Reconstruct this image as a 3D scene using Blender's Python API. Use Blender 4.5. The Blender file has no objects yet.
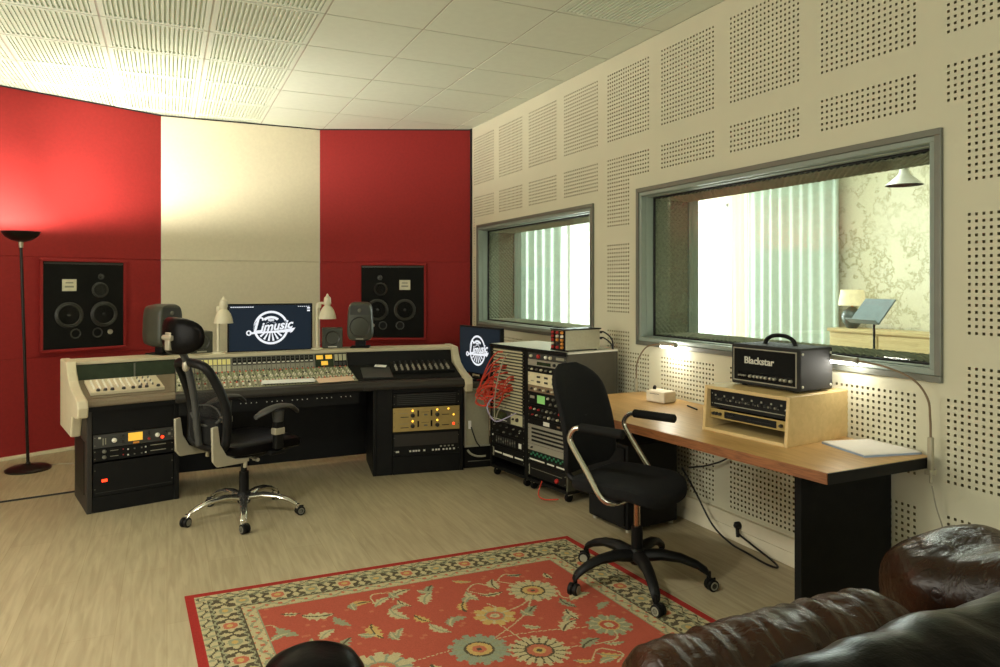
import bpy, math, random
import numpy as np
from mathutils import Matrix, Vector, noise
random.seed(7)
C = bpy.context.scene.collection
PI = math.pi
def rad(a): return math.radians(a)
# ------------------------------------------------------------------ materials
def lin(c):
    c = c / 255.0
    return c / 12.92 if c <= 0.04045 else ((c + 0.055) / 1.055) ** 2.4
def col(r, g, b): return (lin(r), lin(g), lin(b), 1.0)
MT = {}
def mat(name, c, rough=0.5, metal=0.0, var=0.10, vs=18.0, emit=None, es=0.0, bump=0.0, bs=200.0, coat=0.0, spec=0.5):
    """principled material with a little procedural colour variation and grain"""
    m = bpy.data.materials.new(name); m.use_nodes = True
    nt = m.node_tree; N = nt.nodes; L = nt.links
    p = N['Principled BSDF']
    p.inputs['Roughness'].default_value = rough; p.inputs['Metallic'].default_value = metal
    p.inputs['Specular IOR Level'].default_value = spec
    p.inputs['Coat Weight'].default_value = coat
    tc = N.new('ShaderNodeTexCoord'); nz = N.new('ShaderNodeTexNoise')
    nz.inputs['Scale'].default_value = vs; nz.inputs['Detail'].default_value = 4
    L.new(tc.outputs['Object'], nz.inputs['Vector'])
    rp = N.new('ShaderNodeValToRGB'); cc = col(*c)
    rp.color_ramp.elements[0].position = 0.3; rp.color_ramp.elements[1].position = 0.7
    rp.color_ramp.elements[0].color = tuple(x * (1 - var) for x in cc[:3]) + (1,)
    rp.color_ramp.elements[1].color = tuple(min(1, x * (1 + var)) for x in cc[:3]) + (1,)
    L.new(nz.outputs['Fac'], rp.inputs['Fac']); L.new(rp.outputs['Color'], p.inputs['Base Color'])
    if emit:
        p.inputs['Emission Color'].default_value = col(*emit); p.inputs['Emission Strength'].default_value = es
    if bump:
        n2 = N.new('ShaderNodeTexNoise'); n2.inputs['Scale'].default_value = bs; n2.inputs['Detail'].default_value = 3
        L.new(tc.outputs['Object'], n2.inputs['Vector'])
        b = N.new('ShaderNodeBump'); b.inputs['Strength'].default_value = bump; b.inputs['Distance'].default_value = 0.004
        L.new(n2.outputs['Fac'], b.inputs['Height']); L.new(b.outputs['Normal'], p.inputs['Normal'])
    MT[name] = m
    return m
mat('red_fabric', (142, 30, 28), 0.75, var=0.06, vs=40, bump=0.5, bs=420, spec=0.35)
mat('cream_fabric', (208, 200, 174), 0.92, var=0.03, vs=40, bump=0.4, bs=420, spec=0.15)
mat('ceiling_white', (219, 226, 208), 0.9, var=0.02, spec=0.2)
mat('grid_metal', (180, 176, 156), 0.6, var=0.02)
mat('wall_paint', (210, 207, 182), 0.75, var=0.02, vs=3, spec=0.3)
mat('hole_felt', (132, 124, 92), 0.95, spec=0.1)
mat('white_wall', (238, 232, 214), 0.85, var=0.02)
mat('trunking', (226, 218, 192), 0.5, var=0.03)
mat('plinth', (214, 202, 170), 0.6, var=0.03)
mat('frame_steel', (112, 114, 104), 0.42, 0.35, var=0.04)
mat('frame_pale', (138, 150, 140), 0.45, 0.1, var=0.03)
mat('gasket', (16, 16, 15), 0.7)
mat('foam', (150, 152, 132), 0.95, var=0.15, vs=60, spec=0.1)
mat('black', (15, 15, 14), 0.5, var=0.15, spec=0.2)
mat('black_gloss', (14, 14, 14), 0.22, var=0.1)
mat('black_matte', (20, 20, 18), 0.8, var=0.15, bump=0.2, spec=0.15)
mat('black_fabric', (21, 21, 20), 0.95, var=0.15, vs=60, bump=0.4, bs=500, spec=0.2)
mat('black_brown', (36, 31, 24), 0.55, var=0.15)
mat('dark_grey', (52, 52, 48), 0.6)
mat('mid_grey', (104, 102, 90), 0.55)
mat('olive_grey', (146, 144, 114), 0.6, var=0.06)
mat('silver', (176, 172, 156), 0.38, 0.55, var=0.05)
mat('chrome', (214, 210, 198), 0.16, 0.95, var=0.02)
mat('alu', (172, 166, 144), 0.4, 0.45, var=0.04)
mat('brown_chrome', (170, 140, 112), 0.2, 0.9, var=0.04)
mat('console_beige', (202, 191, 160), 0.5, var=0.03)
mat('panel_pale', (186, 182, 148), 0.55, var=0.05)
mat('felt_brown', (118, 104, 82), 0.85, var=0.10, vs=90, bump=0.3)
mat('glass_green', (40, 52, 36), 0.2, var=0.15)
mat('knob_pale', (208, 202, 174), 0.45)
mat('knob_red', (196, 84, 52), 0.45)
mat('knob_green', (150, 160, 118), 0.45)
mat('knob_dark', (34, 33, 30), 0.4)
mat('knob_white', (232, 228, 210), 0.4)
mat('cell_yellow', (196, 186, 116), 0.4, emit=(210, 200, 120), es=0.25)
mat('vu_yellow', (226, 176, 60), 0.4, emit=(240, 190, 70), es=0.5)
mat('white_mark', (214, 212, 196), 0.5, var=0.02)
mat('grey_mark', (140, 138, 120), 0.5)
mat('gold_panel', (172, 148, 88), 0.42, 0.25, var=0.06)
mat('cream_panel', (214, 204, 168), 0.5)
mat('led_red', (255, 60, 30), 0.4, emit=(255, 50, 20), es=3.0)
mat('led_amber', (255, 190, 60), 0.4, emit=(255, 190, 60), es=2.0)
mat('led_green', (110, 160, 84), 0.4, emit=(130, 190, 110), es=0.35)
mat('green_part', (44, 112, 78), 0.5, emit=(40, 130, 80), es=0.05)
mat('red_part', (176, 40, 36), 0.4)
mat('orange_part', (216, 140, 50), 0.45)
mat('screen_blue', (8, 12, 18), 0.4, spec=0.1, emit=(32, 44, 56), es=0.55, var=0.2, vs=5)
mat('screen_dark', (8, 11, 14), 0.4, spec=0.1, emit=(36, 46, 56), es=0.5, var=0.2, vs=5)
mat('screen_white', (120, 120, 124), 0.4, emit=(226, 230, 238), es=0.85, var=0.01)
mat('monitor_green', (58, 60, 48), 0.5, var=0.05)
mat('cone_dark', (40, 39, 36), 0.32)
mat('cone_ring', (50, 49, 44), 0.30, var=0.05)
mat('lamp_cream', (214, 206, 178), 0.4, var=0.03)
mat('lamp_bronze', (30, 26, 22), 0.35, 0.5)
mat('bulb_warm', (255, 230, 180), 0.4, emit=(255, 214, 150), es=30.0)
mat('led_white', (255, 255, 250), 0.4, emit=(255, 250, 236), es=25.0)
mat('amp_black', (24, 24, 22), 0.7, var=0.2, vs=120, bump=0.5, bs=600)
mat('piping', (150, 146, 128), 0.5)
mat('paper', (236, 234, 226), 0.8, var=0.02)
mat('paper_pink', (224, 190, 160), 0.8, var=0.02)
mat('pale_blue_edge', (150, 168, 190), 0.6)
mat('cable_red', (198, 62, 40), 0.5)
mat('cable_black', (16, 16, 15), 0.5)
mat('cable_grey', (150, 146, 128), 0.5)
mat('cable_lilac', (168, 160, 190), 0.5)
mat('tower_alu', (160, 156, 132), 0.5, 0.2, var=0.05, vs=60)
mat('rack_side', (66, 62, 48), 0.6, var=0.08)
mat('rack_top', (214, 214, 200), 0.5, var=0.03)  # near-white puts the light reflected off the grey top into the colour
mat('box_white', (226, 214, 190), 0.5)
mat('curtain_teal', (178, 192, 184), 0.9, var=0.06)
mat('curtain_white', (240, 236, 222), 0.9, var=0.03)
mat('oak_pale', (204, 186, 142), 0.6, var=0.06)
mat('ceramic', (70, 84, 84), 0.3)
mat('shade_cream', (236, 224, 190), 0.8, emit=(255, 236, 190), es=0.25)
mat('stand_blue', (104, 120, 128), 0.45)
mat('pvc_white', (206, 206, 198), 0.4, var=0.02)
mat('sky_glow', (255, 255, 255), 0.9, emit=(250, 250, 250), es=0.84)
mat('sand_brown', (120, 100, 76), 0.6)
for nm, c in dict(rug_red=(160, 78, 60), rug_edge=(146, 44, 38), rug_cream=(172, 160, 120), rug_sage=(134, 134, 104),
                  rug_dark=(80, 72, 54), rug_gold=(178, 148, 88), rug_rose=(170, 98, 72), rug_blue=(130, 136, 112)).items():
    mat(nm, c, 0.97, var=0.16, vs=240, bump=0.5, bs=700, spec=0.1)

def nodes_of(name, rough=0.5):
    m = bpy.data.materials.new(name); m.use_nodes = True; MT[name] = m
    nt = m.node_tree; p = nt.nodes['Principled BSDF']; p.inputs['Roughness'].default_value = rough
    return m, nt, nt.nodes, nt.links, p
def wood(name, c1, c2, stretch, rough, scale=6.0, plank=None):
    m, nt, N, L, p = nodes_of(name, rough)
    tc = N.new('ShaderNodeTexCoord'); mp = N.new('ShaderNodeMapping'); mp.inputs['Scale'].default_value = stretch
    L.new(tc.outputs['Object'], mp.inputs['Vector'])
    nz = N.new('ShaderNodeTexNoise'); nz.inputs['Scale'].default_value = scale; nz.inputs['Detail'].default_value = 8
    nz.inputs['Distortion'].default_value = 0.7
    L.new(mp.outputs['Vector'], nz.inputs['Vector'])
    rp = N.new('ShaderNodeValToRGB'); rp.color_ramp.elements[0].position = 0.32; rp.color_ramp.elements[1].position = 0.68
    rp.color_ramp.elements[0].color = col(*c1); rp.color_ramp.elements[1].color = col(*c2)
    L.new(nz.outputs['Fac'], rp.inputs['Fac'])
    out = rp.outputs['Color']
    if plank:
        br = N.new('ShaderNodeTexBrick'); br.inputs['Scale'].default_value = 1.0
        br.inputs['Brick Width'].default_value = plank[0]; br.inputs['Row Height'].default_value = plank[1]
        br.inputs['Mortar Size'].default_value = 0.0016; br.inputs['Color1'].default_value = (1, 1, 1, 1)
        br.inputs['Color2'].default_value = (0.92, 0.915, 0.90, 1); br.inputs['Mortar'].default_value = (0.78, 0.75, 0.68, 1)
        mr = N.new('ShaderNodeMapping'); mr.inputs['Rotation'].default_value = (0, 0, rad(90))
        L.new(tc.outputs['Object'], mr.inputs['Vector']); L.new(mr.outputs['Vector'], br.inputs['Vector'])
        mx = N.new('ShaderNodeMixRGB'); mx.blend_type = 'MULTIPLY'; mx.inputs['Fac'].default_value = 1.0
        L.new(out, mx.inputs['Color1']); L.new(br.outputs['Color'], mx.inputs['Color2']); out = mx.outputs['Color']
    L.new(out, p.inputs['Base Color'])
    return m
wood('floor_laminate', (152, 139, 108), (173, 160, 127), (14, 1.1, 1), 0.42, 3.0, plank=(1.3, 0.19))
wood('desk_wood', (180, 140, 84), (200, 160, 100), (10, 1.2, 10), 0.36, 5.0)
wood('desk_edge', (112, 66, 34), (150, 94, 52), (9, 1.6, 22), 0.45, 6.0)
wood('plywood', (200, 172, 116), (212, 184, 128), (2, 9, 9), 0.5, 4.0)
wood('sideboard_wood', (186, 164, 118), (206, 186, 140), (1, 6, 14), 0.5, 3.0)
def leather(name, c1, c2, rough, spec=0.3, bstr=0.5):
    m, nt, N, L, p = nodes_of(name, rough)
    tc = N.new('ShaderNodeTexCoord')
    a = N.new('ShaderNodeTexNoise'); a.inputs['Scale'].default_value = 5; a.inputs['Detail'].default_value = 6
    L.new(tc.outputs['Object'], a.inputs['Vector'])
    rp = N.new('ShaderNodeValToRGB'); rp.color_ramp.elements[0].position = 0.35; rp.color_ramp.elements[1].position = 0.72
    rp.color_ramp.elements[0].color = col(*c1); rp.color_ramp.elements[1].color = col(*c2)
    L.new(a.outputs['Fac'], rp.inputs['Fac']); L.new(rp.outputs['Color'], p.inputs['Base Color'])
    v = N.new('ShaderNodeTexVoronoi'); v.inputs['Scale'].default_value = 160; v.feature = 'DISTANCE_TO_EDGE'
    L.new(tc.outputs['Object'], v.inputs['Vector'])
    n2 = N.new('ShaderNodeTexNoise'); n2.inputs['Scale'].default_value = 16; n2.inputs['Detail'].default_value = 5; n2.inputs['Distortion'].default_value = 1.5
    L.new(tc.outputs['Object'], n2.inputs['Vector'])
    b1 = N.new('ShaderNodeBump'); b1.inputs['Strength'].default_value = 0.12; b1.inputs['Distance'].default_value = 0.002
    b2 = N.new('ShaderNodeBump'); p.inputs['Specular IOR Level'].default_value = spec
    b2.inputs['Strength'].default_value = bstr; b2.inputs['Distance'].default_value = 0.012
    L.new(v.outputs['Distance'], b1.inputs['Height']); L.new(n2.outputs['Fac'], b2.inputs['Height'])
    L.new(b1.outputs['Normal'], b2.inputs['Normal']); L.new(b2.outputs['Normal'], p.inputs['Normal'])
    p.inputs['Coat Weight'].default_value = 0.0; p.inputs['Coat Roughness'].default_value = 0.25
    return m
leather('leather_brown', (30, 17, 10), (56, 32, 17), 0.27)
leather('leather_black', (9, 8, 8), (15, 13, 12), 0.30, 0.06, 0.12)
def glass(name):
    m = bpy.data.materials.new(name); m.use_nodes = True; MT[name] = m
    N = m.node_tree.nodes; L = m.node_tree.links
    N.remove(N['Principled BSDF'])
    tr = N.new('ShaderNodeBsdfTransparent'); tr.inputs['Color'].default_value = (0.93, 0.96, 0.94, 1)
    gl = N.new('ShaderNodeBsdfGlossy'); gl.inputs['Roughness'].default_value = 0.0
    ge = N.new('ShaderNodeNewGeometry'); dt = N.new('ShaderNodeVectorMath'); dt.operation = 'DOT_PRODUCT'
    L.new(ge.outputs['Incoming'], dt.inputs[0]); L.new(ge.outputs['Normal'], dt.inputs[1])
    def mth(op, a, b):
        q = N.new('ShaderNodeMath'); q.operation = op
        for i, v in enumerate((a, b)):
            if v is None: continue
            if isinstance(v, (int, float)): q.inputs[i].default_value = v
            else: L.new(v, q.inputs[i])
        return q.outputs[0]
    f = mth('ADD', mth('MULTIPLY', mth('POWER', mth('SUBTRACT', 1.0, mth('ABSOLUTE', dt.outputs['Value'], None)), 5.0), 0.95), 0.04)
    mx = N.new('ShaderNodeMixShader')
    L.new(f, mx.inputs[0]); L.new(tr.outputs[0], mx.inputs[1]); L.new(gl.outputs[0], mx.inputs[2])
    L.new(mx.outputs[0], N['Material Output'].inputs['Surface'])
glass('pane_glass')
def netting(name, c, k):
    """woven see-through chair mesh: threads with gaps between them"""
    m = bpy.data.materials.new(name); m.use_nodes = True; MT[name] = m
    N = m.node_tree.nodes; L = m.node_tree.links; p = N['Principled BSDF']
    p.inputs['Base Color'].default_value = col(*c); p.inputs['Roughness'].default_value = 0.8
    tc = N.new('ShaderNodeTexCoord'); ck = N.new('ShaderNodeTexNoise'); ck.inputs['Scale'].default_value = 500
    L.new(tc.outputs['Object'], ck.inputs['Vector'])
    tr = N.new('ShaderNodeBsdfTransparent'); mx = N.new('ShaderNodeMixShader')
    mr = N.new('ShaderNodeMapRange'); mr.inputs[3].default_value = k - 0.2; mr.inputs[4].default_value = k + 0.2
    L.new(ck.outputs['Fac'], mr.inputs[0]); L.new(mr.outputs[0], mx.inputs[0])
    L.new(tr.outputs[0], mx.inputs[1]); L.new(p.outputs[0], mx.inputs[2])
    L.new(mx.outputs[0], N['Material Output'].inputs['Surface'])
netting('chair_netting', (24, 23, 20), 0.62)
def wallpaper():
    m, nt, N, L, p = nodes_of('crackle_wallpaper', 0.85)
    tc = N.new('ShaderNodeTexCoord')
    nz = N.new('ShaderNodeTexNoise'); nz.inputs['Scale'].default_value = 3.4; nz.inputs['Detail'].default_value = 9; nz.inputs['Roughness'].default_value = 0.72
    L.new(tc.outputs['Object'], nz.inputs['Vector'])
    rp = N.new('ShaderNodeValToRGB'); e = rp.color_ramp.elements
    e[0].position = 0.47; e[0].color = col(238, 234, 214); e[1].position = 0.53; e[1].color = col(238, 234, 216)
    k = e.new(0.5); k.color = col(176, 170, 138)
    L.new(nz.outputs['Fac'], rp.inputs['Fac']); 
    n2 = N.new('ShaderNodeTexNoise'); n2.inputs['Scale'].default_value = 1.1
    L.new(tc.outputs['Object'], n2.inputs['Vector'])
    r2 = N.new('ShaderNodeValToRGB'); r2.color_ramp.elements[0].position = 0.30; r2.color_ramp.elements[1].position = 0.5
    L.new(n2.outputs['Fac'], r2.inputs['Fac'])
    mx = N.new('ShaderNodeMixRGB'); mx.inputs['Color1'].default_value = col(238, 234, 216)
    L.new(r2.outputs['Color'], mx.inputs['Fac']); L.new(rp.outputs['Color'], mx.inputs['Color2'])
    L.new(mx.outputs['Color'], p.inputs['Base Color'])
wallpaper()
# ------------------------------------------------------------------ mesh builder
def T(x, y, z): return Matrix.Translation((x, y, z))
def RZ(a): return Matrix.Rotation(rad(a), 4, 'Z')
def RX(a): return Matrix.Rotation(rad(a), 4, 'X')
def RY(a): return Matrix.Rotation(rad(a), 4, 'Y')
def frame_to(d):
    """matrix whose z axis is d"""
    return Vector(d).to_track_quat('Z', 'Y').to_matrix().to_4x4()
class MB:
    def __init__(s, M=None): s.v = []; s.f = []; s.m = []; s.s = []; s.M = M or Matrix()
    def add(s, vs, fs, m=0, sm=False, M=None):
        A = s.M @ M if M is not None else s.M
        o = len(s.v); s.v += [tuple(A @ Vector(q)) for q in vs]
        for f in fs: s.f.append(tuple(i + o for i in f)); s.m.append(m); s.s.append(sm)
        return s
    def box(s, x0, x1, y0, y1, z0, z1, m=0, M=None):
        v = [(x, y, z) for z in (z0, z1) for y in (y0, y1) for x in (x0, x1)]
        return s.add(v, [(0, 2, 3, 1), (4, 5, 7, 6), (0, 1, 5, 4), (2, 6, 7, 3), (0, 4, 6, 2), (1, 3, 7, 5)], m, False, M)
    def loft(s, loops, m=0, sm=True, caps=True, closed=True, M=None):
        n = len(loops[0]); v = [p for l in loops for p in l]; f = []
        for k in range(len(loops) - 1):
            for i in range(n if closed else n - 1):
                j = (i + 1) % n; f.append((k*n+i, k*n+j, (k+1)*n+j, (k+1)*n+i))
        if caps and closed: f.append(tuple(range(n - 1, -1, -1))); f.append(tuple(range((len(loops)-1)*n, len(loops)*n)))
        return s.add(v, f, m, sm, M)
    def prism(s, poly, z0, z1, m=0, M=None, sm=False):
        return s.loft([[(x, y, z0) for x, y in poly], [(x, y, z1) for x, y in poly]], m, sm, True, True, M)
    def lathe(s, prof, n=20, m=0, M=None, sm=True):
        loops = [[(r*math.cos(2*PI*i/n), r*math.sin(2*PI*i/n), z) for i in range(n)] for r, z in prof]
        return s.loft(loops, m, sm, True, True, M)
    def cyl(s, a, b, r0, r1=None, n=14, m=0):
        r1 = r0 if r1 is None else r1; d = Vector(b) - Vector(a)
        return s.lathe([(r0, 0), (r1, d.length)], n, m, T(*a) @ frame_to(d))
    def tube(s, path, r, n=8, m=0, M=None, closed=False):
        P = [Vector(p) for p in path]; k = len(P); rr = r if isinstance(r, (list, tuple)) else [r]*k
        loops = []; up = None
        for i, p in enumerate(P):
            if closed: t = P[(i+1) % k] - P[i-1]
            else: t = P[min(i+1, k-1)] - P[max(i-1, 0)]
            t.normalize()
            if up is None:
                up = Vector((0, 0, 1)) if abs(t.z) < 0.9 else Vector((1, 0, 0))
            up = (up - t * up.dot(t)).normalized(); sd = t.cross(up)
            loops.append([tuple(p + (up*math.cos(2*PI*j/n) + sd*math.sin(2*PI*j/n))*rr[i]) for j in range(n)])
        if closed: loops.append(loops[0])
        return s.loft(loops, m, True, not closed, True, M)
    def blob(s, c, a, e1=0.5, e2=0.5, n=24, k=14, m=0, M=None, fn=None):
        """superellipsoid cushion"""
        def sp(x, e): return math.copysign(abs(x)**e, x)
        loops = []
        for i in range(k + 1):
            t = -PI/2 + PI*i/k; t = max(-PI/2+0.02, min(PI/2-0.02, t)); l = []
            for j in range(n):
                u = 2*PI*j/n
                p = (a[0]*sp(math.cos(t), e1)*sp(math.cos(u), e2), a[1]*sp(math.cos(t), e1)*sp(math.sin(u), e2), a[2]*sp(math.sin(t), e1))
                q = Vector((c[0]+p[0], c[1]+p[1], c[2]+p[2]))
                l.append(tuple(fn(q) if fn else q))
            loops.append(l)
        return s.loft(loops, m, True, True, True, M)
    def text(s, body, size, m=0, M=None, depth=0.001, shear=0.0, off=0.0, ax='CENTER'):
        cu = bpy.data.curves.new('t', 'FONT'); cu.body = body; cu.size = size; cu.extrude = depth; cu.shear = shear; cu.offset = off
        cu.align_x = ax; cu.align_y = 'CENTER'; cu.resolution_u = 3
        ob = bpy.data.objects.new('t', cu); C.objects.link(ob)
        dg = bpy.context.evaluated_depsgraph_get(); me = bpy.data.meshes.new_from_object(ob.evaluated_get(dg))
        s.add([v.co[:] for v in me.vertices], [tuple(p.vertices) for p in me.polygons], m, False, M)
        bpy.data.objects.remove(ob); bpy.data.curves.remove(cu); bpy.data.meshes.remove(me)
        return s
    def mesh(s, name, mats):
        me = bpy.data.meshes.new(name); me.from_pydata(s.v, [], s.f)
        for q in (mats if isinstance(mats, (list, tuple)) else [mats]): me.materials.append(MT[q])
        me.polygons.foreach_set('material_index', s.m); me.polygons.foreach_set('use_smooth', s.s)
        me.update()
        if any(s.s): me.set_sharp_from_angle(angle=rad(40))
        return me
    def build(s, name, mats, parent=None, bevel=0.0, seg=2, sub=0, solid=0.0):
        o = bpy.data.objects.new(name, s.mesh(name, mats)); C.objects.link(o); o.parent = parent
        if solid: q = o.modifiers.new('solid', 'SOLIDIFY'); q.thickness = solid; q.offset = 0
        if bevel:
            b = o.modifiers.new('bevel', 'BEVEL'); b.width = bevel; b.segments = seg; b.limit_method = 'ANGLE'; b.angle_limit = rad(35)
            b.harden_normals = False
        if sub: q = o.modifiers.new('sub', 'SUBSURF'); q.levels = sub; q.render_levels = sub
        return o
def thing(name, label, cat, loc=(0, 0, 0), rz=0.0, group=None):
    o = bpy.data.objects.new(name, None); C.objects.link(o); o.location = loc; o.rotation_euler = (0, 0, rad(rz))
    o.empty_display_size = 0.1
    o['label'] = label; o['category'] = cat
    if group: o['group'] = group
    return o
def tag(o, label, cat, group=None):
    o['label'] = label; o['category'] = cat
    if group: o['group'] = group
    return o
def struct(o): o['kind'] = 'structure'; return o
def dup(root, loc, rz, label, group=None):
    r = root.copy(); C.objects.link(r); r.location = loc; r.rotation_euler = (0, 0, rad(rz)); r['label'] = label
    if group: r['group'] = group
    for ch in list(root.children):
        c = ch.copy(); C.objects.link(c); c.parent = r
        for g in list(ch.children): d = g.copy(); C.objects.link(d); d.parent = c
    return r
def share(src, parent, loc, rz=0.0, M=None):
    """another child with the same mesh"""
    c = src.copy(); C.objects.link(c); c.parent = parent
    if M is not None: c.matrix_basis = M
    else: c.location = loc; c.rotation_euler = (0, 0, rad(rz))
    return c
def spline(pts, n=8):
    """catmull-rom through pts"""
    P = [Vector(p) for p in pts]; P = [2*P[0]-P[1]] + P + [2*P[-1]-P[-2]]; out = []
    for i in range(1, len(P) - 2):
        for k in range(n):
            t = k / n; a, b, c, d = P[i-1:i+3]
            out.append(0.5*((2*b) + (c-a)*t + (2*a-5*b+4*c-d)*t*t + (3*b-a-3*c+d)*t**3))
    out.append(P[-2]); return out
# ================================================================== SETTING
XW = 2.83; WT = 0.44; H = 3.0
PL0 = (-2.60, 6.15); PL1 = (-0.05, 7.40); PR0 = (1.42, 7.38); PR1 = (XW, 6.74)
m = MB(); m.box(-2.75, XW, -2.95, 7.6, -0.1, 0.0); struct(m.build('floor', 'floor_laminate'))
# ceiling: plain board tiles, slotted tiles and T-bars
GX, GY, GP = 0.845, 4.22, 0.605
m = MB(); m.box(-2.75, XW + 0.1, -2.95, 7.6, H + 0.012, H + 0.1)
xs = [GX + GP*k for k in range(-6, 4)]; ys = [GY + GP*k for k in range(-12, 6)]
for i, x in enumerate(xs[:-1] + [xs[-1]]):
    for y in ys:
        slat = (x + GP <= GX + 0.01) or (abs(x - (GX + 2*GP)) < 0.01 and y < 3.5 and y > 2.9)
        x1 = min(x + GP, XW); y1 = y + GP
        if x1 - x < 0.05: continue
        if not slat: m.box(x + 0.006, x1 - 0.006, y + 0.006, y1 - 0.006, H, H + 0.012)
        else:
            m.box(x + 0.006, x + 0.035, y + 0.006, y1 - 0.006, H, H + 0.012); m.box(x1 - 0.035, x1 - 0.006, y + 0.006, y1 - 0.006, H, H + 0.012)
            m.box(x + 0.035, x1 - 0.035, y + 0.006, y + 0.03, H, H + 0.012); m.box(x + 0.035, x1 - 0.035, y1 - 0.03, y1 - 0.006, H, H + 0.012)
            n = 20; w = (GP - 0.07) / n
            for k in range(n): m.box(x + 0.035 + w*(k + 0.27), x + 0.035 + w*(k + 0.73), y + 0.03, y1 - 0.03, H, H + 0.012)
for x in xs: m.box(x - 0.006, x + 0.006, -2.9, 7.55, H + 0.003, H + 0.012, 1)
for y in ys: m.box(-2.7, XW, y - 0.006, y + 0.006, H + 0.003, H + 0.012, 1)
struct(m.build('ceiling', ['ceiling_white', 'grid_metal']))
# fabric covered walls at the back
def wall_seg(name, a, b, mt, seams=(), ext=0.0):
    ang = math.degrees(math.atan2(b[1]-a[1], b[0]-a[0])); L = math.hypot(b[0]-a[0], b[1]-a[1])
    m = MB(T(a[0], a[1], 0) @ RZ(ang)); zs = [0.0] + list(seams) + [H]
    for z0, z1 in zip(zs, zs[1:]): m.box(-ext, L + ext, 0, 0.12, z0 + (0.0025 if z0 else 0), z1 - (0.0025 if z1 < H else 0))
    m.box(-ext, L + ext, 0.01, 0.12, 0, H)
    return struct(m.build(name, mt, bevel=0.002, seg=1)), ang
_, AL = wall_seg('wall_back_left', PL0, PL1, 'red_fabric', (0.80, 1.635))
wall_seg('wall_back', PL1, PR0, 'cream_fabric', (1.635,))
_, AR = wall_seg('wall_back_right', PR0, PR1, 'red_fabric', (0.80, 1.635))
m = MB()
for a, b, g in ((PL0, PL1, AL), (PL1, PR0, 0), (PR0, PR1, AR)):
    L = math.hypot(b[0]-a[0], b[1]-a[1]); m.box(0, L, -0.006, 0.01, H - 0.012, H, 0, T(a[0], a[1], 0) @ RZ(math.degrees(math.atan2(b[1]-a[1], b[0]-a[0]))))
m.box(XW - 0.012, XW, 6.70, 6.735, 0, H)
struct(m.build('trim_1', 'gasket'))
m = MB(T(PL0[0], PL0[1], 0) @ RZ(AL)); m.box(0, 2.8, -0.05, 0.0, 0, 0.022); struct(m.build('baseboard_left', 'plinth', bevel=0.003))
# side wall and rear wall of the control room, rear window
m = MB(); m.box(-2.75, -2.60, -2.8, 6.3, 0, H); struct(m.build('wall_left', 'cream_fabric'))
m = MB()
m.box(-2.75, -0.6, -2.95, -2.8, 0, H); m.box(1.8, XW, -2.95, -2.8, 0, H); m.box(-0.6, 1.8, -2.95, -2.8, 0, 0.9); m.box(-0.6, 1.8, -2.95, -2.8, 2.4, H)
struct(m.build('wall_front', 'white_wall'))
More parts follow.
